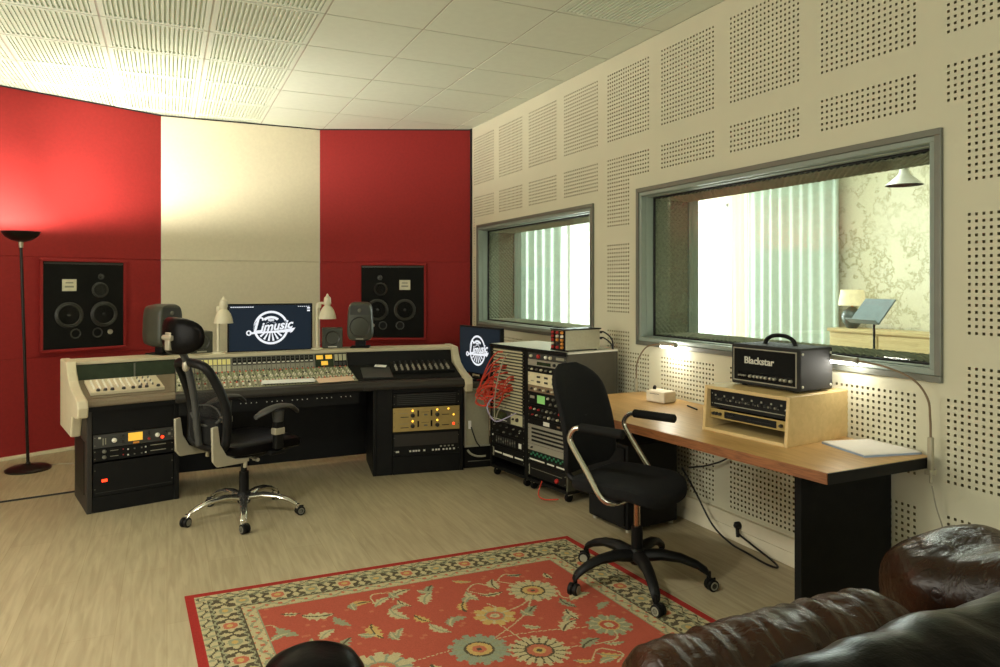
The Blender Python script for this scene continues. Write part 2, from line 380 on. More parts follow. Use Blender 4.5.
# perforated wall with two window openings
W1 = (4.41, 6.56, 0.99, 2.00); W2 = (1.83, 3.88, 1.01, 2.04)
def perforated():
    pitch = 0.0272; n = 18; hs = 0.0056
    cy = [1.935 + 0.605*k + 0.0035 for k in range(-7, 8)]; cz = [0.0, 0.605, 1.205, 1.805, 2.405]
    ys_ = set([-2.8, 6.745]); zs_ = set([0.0, H]); ycell = {}; zcell = {}
    for c in cy:
        for k in range(n + 1):
            y = round(c + k*pitch, 4)
            if y < 6.72: ys_.add(y)
            if k < n and y + pitch < 6.72: ycell[y] = 1
    for c in cz:
        for k in range(n + 1):
            z = round(c + k*pitch, 4)
            if z > 0.14 or z == 0: zs_.add(z)
            if k < n and z > 0.14: zcell[z] = 1
    for w in (W1, W2):                 # opening edges: exact where they fall between patches, else on the lattice under the frame
        for q in w[:2]:
            if not any(c-0.001 < q < c+n*pitch+0.001 for c in cy): ys_.add(q)
        for q in w[2:]:
            if not any(c-0.001 < q < c+n*pitch+0.001 for c in cz): zs_.add(q)
    Y = sorted(ys_); Z = sorted(zs_); v = []; f = []; mi = []
    OP = [(min(y for y in Y if y > w[0]-0.001), max(y for y in Y if y < w[1]+0.001), min(z for z in Z if z > w[2]-0.001), max(z for z in Z if z < w[3]+0.001)) for w in (W1, W2)]
    def q(ps, mm):
        o = len(v); v.extend(ps); f.append((o, o+1, o+2, o+3)); mi.append(mm)
    for a, b in zip(Y, Y[1:]):
        if b - a < 1e-5: continue
        for c, d in zip(Z, Z[1:]):
            if d - c < 1e-5: continue
            my, mz = (a+b)/2, (c+d)/2
            if any(w[0] < my < w[1] and w[2] < mz < w[3] for w in OP): continue
            hole = a in ycell and c in zcell and abs(b-a-pitch) < 2e-3 and abs(d-c-pitch) < 2e-3 and \
                not any(w[0]-0.085 < my < w[1]+0.085 and w[2]-0.055 < mz < w[3]+0.085 for w in (W1, W2))
            if not hole: q([(XW, a, c), (XW, a, d), (XW, b, d), (XW, b, c)], 0); continue
            o4 = [(a, c), (a, d), (b, d), (b, c)]; i4 = [(my-hs, mz-hs), (my-hs, mz+hs), (my+hs, mz+hs), (my+hs, mz-hs)]
            for k in range(4):
                p, r = o4[k], o4[(k+1) % 4]; s, t = i4[k], i4[(k+1) % 4]
                q([(XW,)+p, (XW,)+r, (XW,)+t, (XW,)+s], 0); q([(XW,)+s, (XW,)+t, (XW+0.012,)+t, (XW+0.012,)+s], 1)
    # felt backing and the body of the wall round the openings
    for (y0, y1, z0, z1) in ((-2.8, 6.745, 0, W1[2]), (-2.8, 6.745, W2[3], H), (-2.8, W2[0], W1[2], W2[3]), (W2[1], W1[0], W1[2], W2[3]), (W1[1], 6.745, W1[2], W2[3]),
                             (W2[0], W2[1], W1[2], W2[2]), (W1[0], W1[1], W1[3], W2[3])):
        q([(XW+0.013, y0, z0), (XW+0.013, y0, z1), (XW+0.013, y1, z1), (XW+0.013, y1, z0)], 1)
        q([(XW+WT, y0, z0), (XW+WT, y1, z0), (XW+WT, y1, z1), (XW+WT, y0, z1)], 2)
    me = bpy.data.meshes.new('wall_right'); me.from_pydata(v, [], f)
    for k in ('wall_paint', 'hole_felt', 'white_wall'): me.materials.append(MT[k])
    me.polygons.foreach_set('material_index', mi); me.update()
    o = bpy.data.objects.new('wall_right', me); C.objects.link(o); struct(o)
perforated()
m = MB()
m.box(XW - 0.016, XW, -2.8, 6.72, 0.0, 0.072); m.box(XW - 0.026, XW, -2.8, 6.72, 0.076, 0.145)
struct(m.build('baseboard_right', 'trunking', bevel=0.003))
def window(name, w):
    y0, y1, z0, z1 = w
    root = bpy.data.objects.new(name, None); C.objects.link(root); struct(root); root.location = (XW, (y0+y1)/2, z0)
    M = T(-XW, -(y0+y1)/2, -z0)
    def ring(m, x0, x1, a, b, k=0):
        """rectangular ring between inset a (outer) and b (inner)"""
        m.box(x0, x1, y0+a, y1-a, z0+a, z0+b, k, ); m.box(x0, x1, y0+a, y1-a, z1-b, z1-a, k)
        m.box(x0, x1, y0+a, y0+b, z0+b, z1-b, k); m.box(x0, x1, y1-b, y1-a, z0+b, z1-b, k)
    m = MB(M); ring(m, XW-0.018, XW+0.10, 0.0, 0.028); ring(m, XW-0.010, XW+0.10, 0.028, 0.052, 1)
    ring(m, XW+0.03, XW+0.10, 0.052, 0.058, 1)
    m.build('frame', ['frame_steel', 'frame_pale'], root, bevel=0.002, seg=1)
    m = MB(M); ring(m, XW+0.082, XW+0.096, 0.05, 0.066); m.build('gasket', 'gasket', root)
    m = MB(M); m.box(XW+0.098, XW+0.104, y0+0.05, y1-0.05, z0+0.05, z1-0.05); m.build('pane', 'pane_glass', root)
    m = MB(M); m.box(XW+WT-0.03, XW+WT-0.024, y0+0.05, y1-0.05, z0+0.05, z1-0.05); m.build('pane', 'pane_glass', root)
    m = MB(M); ring(m, XW+WT-0.06, XW+WT+0.02, 0.0, 0.06); m.build('rear_frame', 'frame_pale', root)
    # egg-crate foam on the four sides of the cavity
    xa, xb = XW+0.106, XW+WT-0.062; b = 0.055; p = 0.036
    m = MB(M)
    def sheet(L, fn):
        nx = max(2, int((xb-xa)/p*4)); ny = int(L/p*4); vs = []; fs = []
        for i in range(nx+1):
            for j in range(ny+1):
                u = xa + (xb-xa)*i/nx; s = L*j/ny; h = 0.011*(1+math.sin(2*PI*u/p)*math.sin(2*PI*s/p))
                vs.append(fn(u, s, h))
        for i in range(nx):
            for j in range(ny):
                a = i*(ny+1)+j; fs.append((a, a+1, a+ny+2, a+ny+1))
        m.add(vs, fs, 0, True)
    Ly, Lz = y1-y0-2*b, z1-z0-2*b
    sheet(Ly, lambda u, s, h: (u, y0+b+s, z0+b+0.004+h)); sheet(Ly, lambda u, s, h: (u, y0+b+s, z1-b-0.004-h))
    sheet(Lz, lambda u, s, h: (u, y0+b-0.02+h, z0+b+s)); sheet(Lz, lambda u, s, h: (u, y1-b+0.02-h, z0+b+s))
    m.build('acoustic_foam', 'foam', root)
    m = MB(M); ring(m, XW+0.10, XW+WT-0.02, 0.0, 0.03); m.build('reveal', 'gasket', root)
window('window_1', W1); window('window_2', W2)
# ------------------------------------------------------------------ live room seen through the glass
RX0, RX1, RY0, RY1 = XW+WT, 7.2, 0.5, 9.5
m = MB(); m.box(RX0, RX1+0.1, RY0-0.1, RY1+0.1, -0.1, 0.0); struct(m.build('floor_live_room', 'floor_laminate'))
m = MB(); m.box(RX0, RX1+0.1, RY0-0.1, RY1+0.1, H, H+0.1); struct(m.build('ceiling_live_room', 'ceiling_white'))
m = MB(); m.box(RX0, RX1+0.1, RY0-0.1, RY0, 0, H); struct(m.build('wall_live_room_front', 'white_wall'))
FWIN = (6.75, 8.75, 0.25, 2.55)
m = MB(); m.box(RX1, RX1+0.1, RY0, FWIN[0], 0, H, 0); m.box(RX1, RX1+0.1, FWIN[0], RY1, 0, FWIN[2], 1); m.box(RX1, RX1+0.1, FWIN[0], RY1, FWIN[3], H, 1); m.box(RX1, RX1+0.1, FWIN[1], RY1, FWIN[2], FWIN[3], 1)
struct(m.build('wall_live_room_right', ['crackle_wallpaper', 'white_wall']))
EWIN = (5.35, 7.0, 0.15, 2.6)
m = MB(); m.box(RX0, EWIN[0], RY1, RY1+0.1, 0, H); m.box(EWIN[0], RX1+0.1, RY1, RY1+0.1, 0, EWIN[2]); m.box(EWIN[0], RX1+0.1, RY1, RY1+0.1, EWIN[3], H); m.box(EWIN[1], RX1+0.1, RY1, RY1+0.1, EWIN[2], EWIN[3])
struct(m.build('wall_live_room_back', 'white_wall'))
def big_window(name, M, w, z0, z1, mull, bars):
    """casement window: local x along the wall, y outwards"""
    r = bpy.data.objects.new(name, None); C.objects.link(r); struct(r); r.matrix_world = M
    m = MB(); f = 0.06
    m.box(0, w, -0.01, 0.08, z0, z0+f); m.box(0, w, -0.01, 0.08, z1-f, z1); m.box(0, f, -0.01, 0.08, z0, z1); m.box(w-f, w, -0.01, 0.08, z0, z1)
    for x, k in mull: m.box(x-k/2, x+k/2, -0.01, 0.08, z0, z1)
    for x0, x1, z in bars: m.box(x0, x1, -0.005, 0.07, z-0.05, z+0.05)
    m.build('frame', 'pvc_white', r, bevel=0.006)
    m = MB(); m.box(0, w, 0.03, 0.036, z0, z1); m.build('pane', 'pane_glass', r)
big_window('window_3', T(RX1, FWIN[1], 0) @ RZ(-90), FWIN[1]-FWIN[0], FWIN[2], FWIN[3], ((1.02, 0.10), (1.19, 0.05)), ((0.05, 1.0, 1.62),))
big_window('window_4', T(EWIN[0], RY1, 0), EWIN[1]-EWIN[0], EWIN[2], EWIN[3], ((0.32, 0.05), (1.0, 0.05)), ())
big_window('window_5', T(1.8, -2.8, 0) @ RZ(180), 2.4, 0.9, 2.4, ((0.8, 0.06), (1.6, 0.06)), ())
m = MB(); m.box(RX1+0.4, RX1+0.42, 4.5, 11.0, -1, 4.5); m.box(3.6, 9.0, RY1+0.5, RY1+0.52, -1, 4.5)
struct(m.build('sky_backdrop', 'sky_glow'))
m = MB(); m.box(-2.0, 3.2, -3.6, -3.58, -1, 4.5); struct(m.build('sky_backdrop', 'sky_glow'))
def curtain(label, p0, p1, z0, z1, amp, folds, mt, group=None):
    d = Vector((p1[0]-p0[0], p1[1]-p0[1], 0)); L = d.length; d.normalize(); nrm = Vector((-d.y, d.x, 0))
    rows = []
    ph = random.random()*6
    for i in range(9):
        z = z0 + (z1-z0)*i/8; row = []
        for j in range(folds*8+1):
            s = L*j/(folds*8); a = amp*(0.75+0.25*math.sin(j*0.13+ph))*(1.1-0.25*i/8)
            q = d*s + nrm*(a*math.sin(2*PI*j/8 + 0.5*math.sin(j*0.21+i*0.15)))
            row.append((q.x, q.y, z))
        rows.append(row)
    m = MB(); m.loft(rows, 0, True, False, False)
    r = thing('curtain', label, 'curtain', (p0[0], p0[1], 0), 0, group)
    m.build('drape', mt, r, solid=0.008)
    m = MB(); m.cyl((0, 0, z1+0.01), tuple(d*L + Vector((0, 0, z1+0.01))), 0.014)
    m.build('curtain_rail', 'pvc_white', r)
curtain('long pale teal curtain at the bright window behind the sideboard lamp', (7.05, 5.78), (7.05, 7.20), 0.03, 2.75, 0.024, 9, 'curtain_teal')
curtain('pale green curtain hanging on the end wall seen through the smaller window', (4.55, 9.38), (5.42, 9.38), 0.03, 2.75, 0.05, 6, 'curtain_teal')
curtain('white sheer curtain hanging beside the pale teal curtain', (7.1, 7.16), (7.1, 7.62), 0.03, 2.75, 0.03, 5, 'curtain_white')
# sideboard
r = thing('sideboard', 'pale oak sideboard with drawers behind the music stand', 'sideboard', (7.16, 5.70, 0), -90)
m = MB(); m.box(0, 1.25, -0.36, 0, 0.10, 0.88); m.build('carcass', 'sideboard_wood', r, bevel=0.004)
m = MB(); m.box(-0.015, 1.265, -0.385, 0, 0.88, 0.915); m.build('top', 'sideboard_wood', r, bevel=0.004)
for i in range(2):
    for j in range(2):
        x0 = 0.03 + 0.60*i; z0 = 0.14 + 0.37*j
        m = MB(); m.box(x0, x0+0.57, -0.378, -0.36, z0, z0+0.35); d = m.build('drawer', 'sideboard_wood', r, bevel=0.004)
        m = MB(); m.lathe([(0.006, 0), (0.006, 0.012), (0.016, 0.018), (0.012, 0.028)], 12, 0, T(x0+0.285, -0.378, z0+0.2) @ RX(90)); m.build('knob', 'knob_dark', d)
for x in (0.06, 1.19):
    for y in (-0.32, -0.04):
        m = MB(); m.cyl((x, y, 0.0), (x, y, 0.10), 0.016, 0.022); m.build('leg', 'sideboard_wood', r)
# table lamp
r = thing('table_lamp', 'cream shaded table lamp with dark ceramic base on the sideboard', 'lamp', (6.98, 5.55, 0.915))
m = MB(); m.lathe([(0.05, 0), (0.06, 0.01), (0.1, 0.07), (0.115, 0.13), (0.095, 0.19), (0.045, 0.225), (0.035, 0.24)], 20); m.build('base', 'ceramic', r)
m = MB(); m.lathe([(0.012, 0.24), (0.012, 0.28)], 10); m.build('neck', 'orange_part', r)
m = MB(); m.lathe([(0.145, 0.255), (0.12, 0.43), (0.115, 0.43), (0.14, 0.255)], 24); m.build('lamp_shade', 'shade_cream', r)
# music stand
r = thing('music_stand', 'grey blue music stand in front of the pale sideboard', 'stand', (4.98, 3.78, 0), 0)
m = MB(); m.box(-0.005, 0.005, -0.17, 0.17, -0.115, 0.115, 0, T(0.0, 0, 1.20) @ RZ(-16) @ RY(38)); m.box(-0.05, 0.005, -0.17, 0.17, -0.122, -0.115, 0, T(0.0, 0, 1.20) @ RZ(-16) @ RY(38)); m.build('stand_plate', 'stand_blue', r)
m = MB(); m.cyl((0.02, 0, 0.12), (0.02, 0, 0.72), 0.013); m.cyl((0.02, 0, 0.7), (0.02, 0, 1.17), 0.009); m.build('post', 'black', r)
for a in (0, 120, 240):
    m = MB(); m.tube([(0.02, 0, 0.2), (0.02+0.15*math.cos(rad(a)), 0.15*math.sin(rad(a)), 0.1), (0.02+0.28*math.cos(rad(a)), 0.28*math.sin(rad(a)), 0.01)], 0.009); m.build('leg', 'black', r)
# pendant lamp in the live room
r = thing('pendant_lamp', 'white cone pendant lamp hanging in the live room by the patterned wall', 'lamp', (5.0, 3.53, 2.13))
m = MB(); m.lathe([(0.13, 0.02), (0.04, 0.10), (0.025, 0.16), (0.02, 0.16), (0.036, 0.098), (0.126, 0.02)], 24); m.build('lamp_shade', 'pvc_white', r)
m = MB(); m.cyl((0, 0, 0.15), (0, 0, H-2.13), 0.005); m.build('cord', 'cable_grey', r)
# ================================================================== SOFFIT SPEAKERS IN THE RED WALLS
def driver(R, depth, n=28):
    return [(R*1.14, 0), (R*1.14, -0.006), (R*1.02, -0.010), (R*0.97, -0.004), (R*0.90, -0.008), (R*0.82, 0.002), (R*0.42, depth), (R*0.36, depth), (R*0.30, depth-R*0.18), (R*0.15, depth-R*0.26), (0.001, depth-R*0.28)]
def soffit(label, pc, ang, mir):
    """local x along wall, y into the wall, origin bottom centre"""
    r = thing('wall_speaker', label, 'speaker', (pc[0], pc[1], 0.86), ang, None)
    s = -1 if mir else 1; w, h = 0.64, 0.74
    m = MB(); m.box(-w/2, w/2, -0.03, -0.002, 0, h); m.build('baffle', 'black_matte', r, bevel=0.004)
    m = MB(); f = 0.024
    m.box(-w/2-f, w/2+f, -0.045, 0, h, h+f); m.box(-w/2-f, w/2+f, -0.045, 0, -f, 0); m.box(-w/2-f, -w/2, -0.03, 0, 0, h); m.box(w/2, w/2+f, -0.03, 0, 0, h)
    m.build('surround', 'red_fabric', r, bevel=0.004)
    m = MB(); m.box(-w/2+0.006, w/2-0.006, -0.036, -0.03, h-0.022, h-0.006); m.build('top_strip', 'cone_ring', r)
    def drv(x, z, R, nm):
        m = MB(T(s*x, -0.03, z) @ RX(-90)); m.lathe([(a, d*1.0) for a, d in driver(R, 0.025)], 28, 0)
        # ring, cone and dust cap
        o = m.build(nm, ['cone_ring', 'cone_dark'], r)
        for p in o.data.polygons:
            q = Vector(p.center) - Vector((s*x, -0.03, z)); rr = math.hypot(q.x, q.z)
            p.material_index = 0 if rr > R*0.8 else 1
        o.data.materials[1] = MT['cone_dark']
    drv(-0.125, 0.285, 0.098, 'woofer'); drv(0.155, 0.285, 0.098, 'woofer'); drv(0.122, 0.497, 0.060, 'midrange')
    m = MB(T(s*0.13, -0.03, 0.615) @ RX(90)); m.lathe([(0.026, -0.002), (0.026, 0.004), (0.016, 0.004), (0.012, 0.010), (0.001, 0.013)], 18); m.build('tweeter', 'cone_ring', r)
    for x in (-0.075, 0.10):
        m = MB(T(s*x, -0.031, 0.125) @ RX(90)); m.lathe([(0.044, 0), (0.043, 0.004), (0.037, 0.005), (0.032, 0.001), (0.030, 0.0008), (0.001, 0.0008)], 24); o = m.build('port', ['cone_ring', 'black'], r)
        for p in o.data.polygons:
            q = Vector(p.center) - Vector((s*x, -0.031, 0.125)); p.material_index = 1 if math.hypot(q.x, q.z) < 0.031 else 0  # flat black disc painted in for the shade of the port hollow
    m = MB(); m.box(s*-0.125-0.055, s*-0.125+0.055, -0.036, -0.03, 0.49, 0.59, 0); m.box(s*-0.125-0.03, s*-0.125+0.03, -0.0375, -0.036, 0.555, 0.566, 1); m.box(s*-0.125-0.035, s*-0.125+0.035, -0.0375, -0.036, 0.52, 0.535, 1); m.build('badge', ['knob_pale', 'grey_mark'], r, bevel=0.001, seg=1)
    m = MB(T(s*0.205, -0.03, 0.128) @ RX(90)); m.lathe([(0.022, 0), (0.022, 0.004), (0.018, 0.004), (0.016, 0.003), (0.001, 0.003)], 20); m.build('emblem', 'silver', r)
def on_seg(a, ang, s): return (a[0] + s*math.cos(rad(ang)), a[1] + s*math.sin(rad(ang)))
soffit('large black wall speaker on the red wall beside the floor lamp', on_seg(PL0, AL, math.hypot(-0.654-PL0[0], 7.104-PL0[1])), AL, False)
soffit('large black wall speaker on the red wall behind the small studio monitor', on_seg(PR0, AR, math.hypot(2.102-PR0[0], 7.07-PR0[1])), AR, True)
# ================================================================== FLOOR LAMP
LX, LY = -0.955, 6.40
r = thing('floor_lamp', 'tall dark bronze uplighter floor lamp in the left corner', 'lamp', (LX, LY, 0))
m = MB(); m.lathe([(0.150, 0), (0.152, 0.012), (0.13, 0.026), (0.05, 0.036), (0.018, 0.05), (0.014, 0.06)], 32); m.build('base', 'lamp_bronze', r)
m = MB(); m.cyl((0, 0, 0.05), (-0.045, 0, 1.70), 0.0105); m.build('pole', 'lamp_bronze', r)
m = MB(T(-0.045, 0, 0)); m.cyl((0, 0, 1.685), (0, 0, 1.735), 0.014, 0.017); m.build('collar', 'alu', r)
m = MB(T(-0.045, 0, 0)); m.lathe([(0.018, 1.728), (0.066, 1.742), (0.106, 1.77), (0.129, 1.806), (0.126, 1.806), (0.102, 1.775), (0.064, 1.748), (0.001, 1.74)], 36); m.build('lamp_shade', 'lamp_bronze', r)
m = MB(T(-0.045, 0, 0)); m.cyl((-0.04, 0, 1.757), (0.04, 0, 1.757), 0.009); m.build('bulb', 'bulb_warm', r)
cab = MB(); cab.tube(spline([(LX+0.12, LY+0.05, 0.012), (LX+0.22, LY+0.08, 0.004), (LX+0.34, LY+0.02, 0.004), (LX+0.42, LY-0.12, 0.004), (LX+0.46, LY-0.35, 0.004)]), 0.003)
cab.M = Matrix(); cab.v = [(x-LX, y-LY, z) for x, y, z in cab.v]; cab.build('power_cord', 'cable_grey', r)
m = MB(); m.tube(spline([(-1.9, 5.37, 0.006), (-1.3, 5.45, 0.006), (-0.97, 5.506, 0.006), (-0.60, 5.568, 0.006), (-0.35, 5.62, 0.006)]), 0.006)
tag(m.build('floor_cable', 'cable_black'), 'straight black cable on the floor left of the mixing console', 'cable')
# ================================================================== MIXING CONSOLE
CO = (0.665, 5.08, 0)
con = thing('mixing_console', 'long black and beige mixing console with rows of knobs', 'mixing console', CO)
MC = T(-CO[0], -CO[1], 0)
XL, XR, YF = 0.05, 1.28, 5.08
ML = MC @ T(XL, YF, 0) @ RZ(13); MR = MC @ T(XR, YF, 0) @ RZ(-9)
TG = {1: math.tan(rad(13)), -1: math.tan(rad(9))}
WL, WR = 0.50, 0.76
BODY = [(0.0, 0.63), (0.0, 0.665), (0.02, 0.685), (0.10, 0.69), (0.46, 0.765), (0.50, 0.872), (0.74, 0.872), (0.74, 0.80), (0.66, 0.62)]
def wing_loft(m, prof, xo, xi, sgn, k=0, sm=False):
    """between outer side xo and hinge side xi + sgn*TG[sgn]*y (mitred against the centre)"""
    A = [(xo, y, z) for y, z in prof]; B = [(xi + sgn*TG[sgn]*y, y, z) for y, z in prof]
    m.loft([A, B] if sgn > 0 else [B, A], k, sm)
m = MB(MC @ T(0, YF, 0)); m.loft([[(XL, y, z) for y, z in BODY], [(XR, y, z) for y, z in BODY]], 0, False); m.build('centre_body', 'black', con)
m = MB(ML); wing_loft(m, BODY, -WL, 0, 1); m.build('wing_body', 'black', con)
m = MB(MR); wing_loft(m, BODY, WR, 0, -1); m.build('wing_body', 'black', con)
RIM = [(0.49, 0.872), (0.488, 0.894), (0.75, 0.894), (0.75, 0.872)]
m = MB(MC @ T(0, YF, 0)); m.loft([[(XL, y, z) for y, z in RIM], [(XR, y, z) for y, z in RIM]], 0, False)
m.M = ML; wing_loft(m, RIM, -WL-0.05, 0, 1); m.M = MR; wing_loft(m, RIM, WR+0.05, 0, -1)
m.build('bridge_rim', 'console_beige', con, bevel=0.004)
# armrests
ARM = [(-0.02, 0.64), (-0.025, 0.665), (0.0, 0.692), (0.085, 0.697), (0.09, 0.66), (0.05, 0.635)]
m = MB(MC @ T(0, YF, 0)); m.loft([[(XL, y, z) for y, z in ARM], [(XR, y, z) for y, z in ARM]], 0, False); m.build('armrest', 'black_brown', con, bevel=0.006)
ARML = [(-0.012, 0.66), (-0.014, 0.672), (0.0, 0.692), (0.085, 0.697), (0.09, 0.67), (0.05, 0.655)]
m = MB(ML); wing_loft(m, ARML, -WL, 0, 1); m.build('armrest', 'felt_brown', con, bevel=0.004)
m = MB(MR); wing_loft(m, ARM, WR, 0, -1); m.build('armrest', 'black_brown', con, bevel=0.006)
# curved end cheeks
def arc(c, r, a0, a1, n=6): return [(c[0]+r*math.cos(rad(a0+(a1-a0)*i/n)), c[1]+r*math.sin(rad(a0+(a1-a0)*i/n))) for i in range(n+1)]
CHK = [(-0.03, 0.60), (-0.045, 0.66), (-0.03, 0.705), (0.03, 0.715), (0.14, 0.728), (0.26, 0.752), (0.35, 0.785), (0.42, 0.835), (0.455, 0.88), (0.475, 0.90), (0.755, 0.90), (0.755, 0.44), (0.26, 0.44), (0.20, 0.58), (0.06, 0.585)]
for MM, xo, sg in ((ML, -WL, -1), (MR, WR, 1)):
    pr = CHK if sg < 0 else [q for q in CHK if q[1] > 0.59] + [(0.755, 0.64), (0.2, 0.62)]
    m = MB(MM); a, b = sorted((xo, xo + sg*0.058)); m.loft([[(b, y, z) for y, z in pr], [(a, y, z) for y, z in pr]], 0, False); m.build('end_cheek', 'console_beige', con, bevel=0.010, seg=3)
# slopes
SL = math.degrees(math.atan2(0.075, 0.36)); SLEN = math.hypot(0.36, 0.075)
BR = math.degrees(math.atan2(0.107, 0.04)); BLEN = math.hypot(0.04, 0.107)
SC = MC @ T(0, YF, 0) @ T(0, 0.10, 0.692) @ RX(SL)      # centre slope frame, x world
m = MB(SC); m.box(XL+0.004, XR-0.004, 0, SLEN-0.01, 0, 0.006, 0)
NCH = 30; PIT = 1.22/NCH
for i in range(NCH+1): m.box(XL+0.005+PIT*i-0.001, XL+0.005+PIT*i+0.001, 0, SLEN-0.012, 0.006, 0.0068, 1)
for i in range(NCH):
    x = XL+0.005+PIT*(i+0.5)
    m.box(x-0.003, x+0.003, 0.022, 0.085, 0.006, 0.0066, 2)       # fader slot
    m.box(x-0.016, x+0.016, 0.004, 0.014, 0.006, 0.0068, 3)       # scribble strip
m.build('channel_panel', ['olive_grey', 'dark_grey', 'black', 'panel_pale'], con)
m = MB(SC @ T(0, SLEN-0.012, 0.0) @ RX(BR-SL))
m.box(XL+0.004, XR-0.004, 0, BLEN, 0, 0.008, 0)
for i in range(12):                                              # lit meter windows, left third
    x = XL+0.01+0.0305*i; m.box(x, x+0.024, 0.058, 0.098, 0.008, 0.010, 1); m.box(x, x+0.024, 0.006, 0.05, 0.008, 0.0095, 2)
for i in range(17):                                              # dark bridge with white labels
    x = XL+0.385+0.0345*i; m.box(x, x+0.028, 0.050, 0.105, 0.008, 0.0095, 3); m.box(x+0.004, x+0.024, 0.056, 0.066, 0.0095, 0.0103, 4); m.box(x+0.006, x+0.022, 0.084, 0.096, 0.0095, 0.0103, 6)
    m.box(x, x+0.028, 0.006, 0.044, 0.008, 0.0095, 5); m.box(x+0.012, x+0.017, 0.008, 0.018, 0.0095, 0.0105, 3)
m.box(XL+0.98, XL+1.12, 0.004, 0.107, 0.008, 0.0095, 7)
m.box(XL+1.125, XL+1.222, 0.004, 0.107, 0.008, 0.0095, 3)
for k in range(3): m.box(XL+1.13+0.032*k, XL+1.155+0.032*k, 0.05, 0.10, 0.0095, 0.0105, 2); m.box(XL+1.13+0.03*k, XL+1.152+0.03*k, 0.012, 0.04, 0.0095, 0.0105, 6)
br = m.build('meter_bridge', ['mid_grey', 'cell_yellow', 'panel_pale', 'black', 'white_mark', 'grey_mark', 'dark_grey', 'glass_green'], con)
MBR = SC @ T(0, SLEN-0.012, 0.0) @ RX(BR-SL)
for x, y in ((XL+0.99, 0.066), (XL+1.06, 0.066), (XL+1.025, 0.018)):
    m = MB(MBR); m.box(x, x+0.05, y, y+0.032, 0.0095, 0.012); m.build('level_meter', 'vu_yellow', con)
# knobs and faders: the hundred nearest as parts, the rest as one
kb = MB(); kb.lathe([(0.0062, 0), (0.0062, 0.003), (0.0050, 0.010), (0.0038, 0.011)], 8)
KM = {c: kb.mesh('knob', c) for c in ('knob_pale', 'knob_red', 'knob_green', 'knob_dark', 'knob_white')}
rows = []
for j in range(10):
    y = 0.105 + 0.0255*j
    c = ['knob_red', 'knob_pale', 'knob_green', 'knob_pale', 'knob_pale', 'knob_white', 'knob_green', 'knob_pale', 'knob_green', 'knob_red'][j]
    rows.append((y, c))
rest = MB(SC); rc = ['knob_pale', 'knob_red', 'knob_green', 'knob_dark', 'knob_white']; cnt = 0
for j, (y, c) in enumerate(rows):
    for i in range(NCH):
        for dx in ((-0.009, 0.009) if j in (1, 2, 4, 6, 8) else (0,)):
            cc = c if (i*7+j*3) % 11 else 'knob_dark'
            x = XL+0.005+PIT*(i+0.5)+dx
            if cnt < 100 and j < 3:
                o = bpy.data.objects.new('knob', KM[cc]); C.objects.link(o); o.parent = con; o.matrix_basis = SC @ T(x, y, 0.006); cnt += 1
            else:
                rest.lathe([(0.0062, 0), (0.0062, 0.003), (0.0050, 0.010), (0.0038, 0.011)], 7, rc.index(cc), T(x, y, 0.006))
o = rest.build('knob_field', rc, con); o['kind'] = 'stuff'
fb = MB(); fb.box(-0.006, 0.006, -0.011, 0.011, 0, 0.012); FM = fb.mesh('fader', 'knob_white'); FMr = fb.mesh('fader', 'knob_pale')
for i in range(NCH):
    o = bpy.data.objects.new('fader', FM if i % 4 else FMr); C.objects.link(o); o.parent = con
    o.matrix_basis = SC @ T(XL+0.005+PIT*(i+0.5), 0.035 + 0.035*abs(math.sin(i*1.7)), 0.006)
# wing surfaces and dark upstands
for MM, xo, sg, mt1, mt2, xin in ((ML, -WL, 1, 'felt_brown', 'glass_green', 0), (MR, WR, -1, 'black_matte', 'black', 0)):
    m = MB(MM); P = [(0.095, 0.695), (0.095, 0.70), (0.45, 0.774), (0.455, 0.765)]; wing_loft(m, P, xo, 0, sg); m.build('wing_panel', mt1, con)
    m = MB(MM); P = [(0.452, 0.772), (0.486, 0.868), (0.494, 0.868), (0.462, 0.772)]; wing_loft(m, P, xo, 0, sg); m.build('upstand', mt2, con)
m = MB(ML); m.box(-0.16, -0.154, 0.445, 0.447, 0.775, 0.868); m.box(-0.152, -0.150, 0.445, 0.447, 0.775, 0.868); m.build('upstand_joint', 'mid_grey', con)
m = MB(MR); m.box(0.02, 0.24, 0.12, 0.36, 0.0, 0.008, 0, T(0, 0, 0.702) @ RX(SL) @ T(0, -0.0, -0.02)); m.build('script_tray', 'dark_grey', con)
# under-tray with its row of small sockets, modesty panel
m = MB(MC @ T(0, YF, 0)); m.box(XL+0.02, XR-0.02, 0.02, 0.5, 0.545, 0.635, 0)
for i in range(26):
    x = XL+0.3+0.034*i
    if i % 5 != 2: m.lathe([(0.004, 0), (0.003, 0.004)], 6, 1, T(x, 0.02, 0.60) @ RX(90))
m.build('jack_tray', ['black', 'white_mark'], con)
m = MB(MC @ T(0, YF, 0)); m.box(XL-0.05, XR+0.22, 0.53, 0.56, 0.05, 0.62); m.build('modesty_panel', 'black', con)
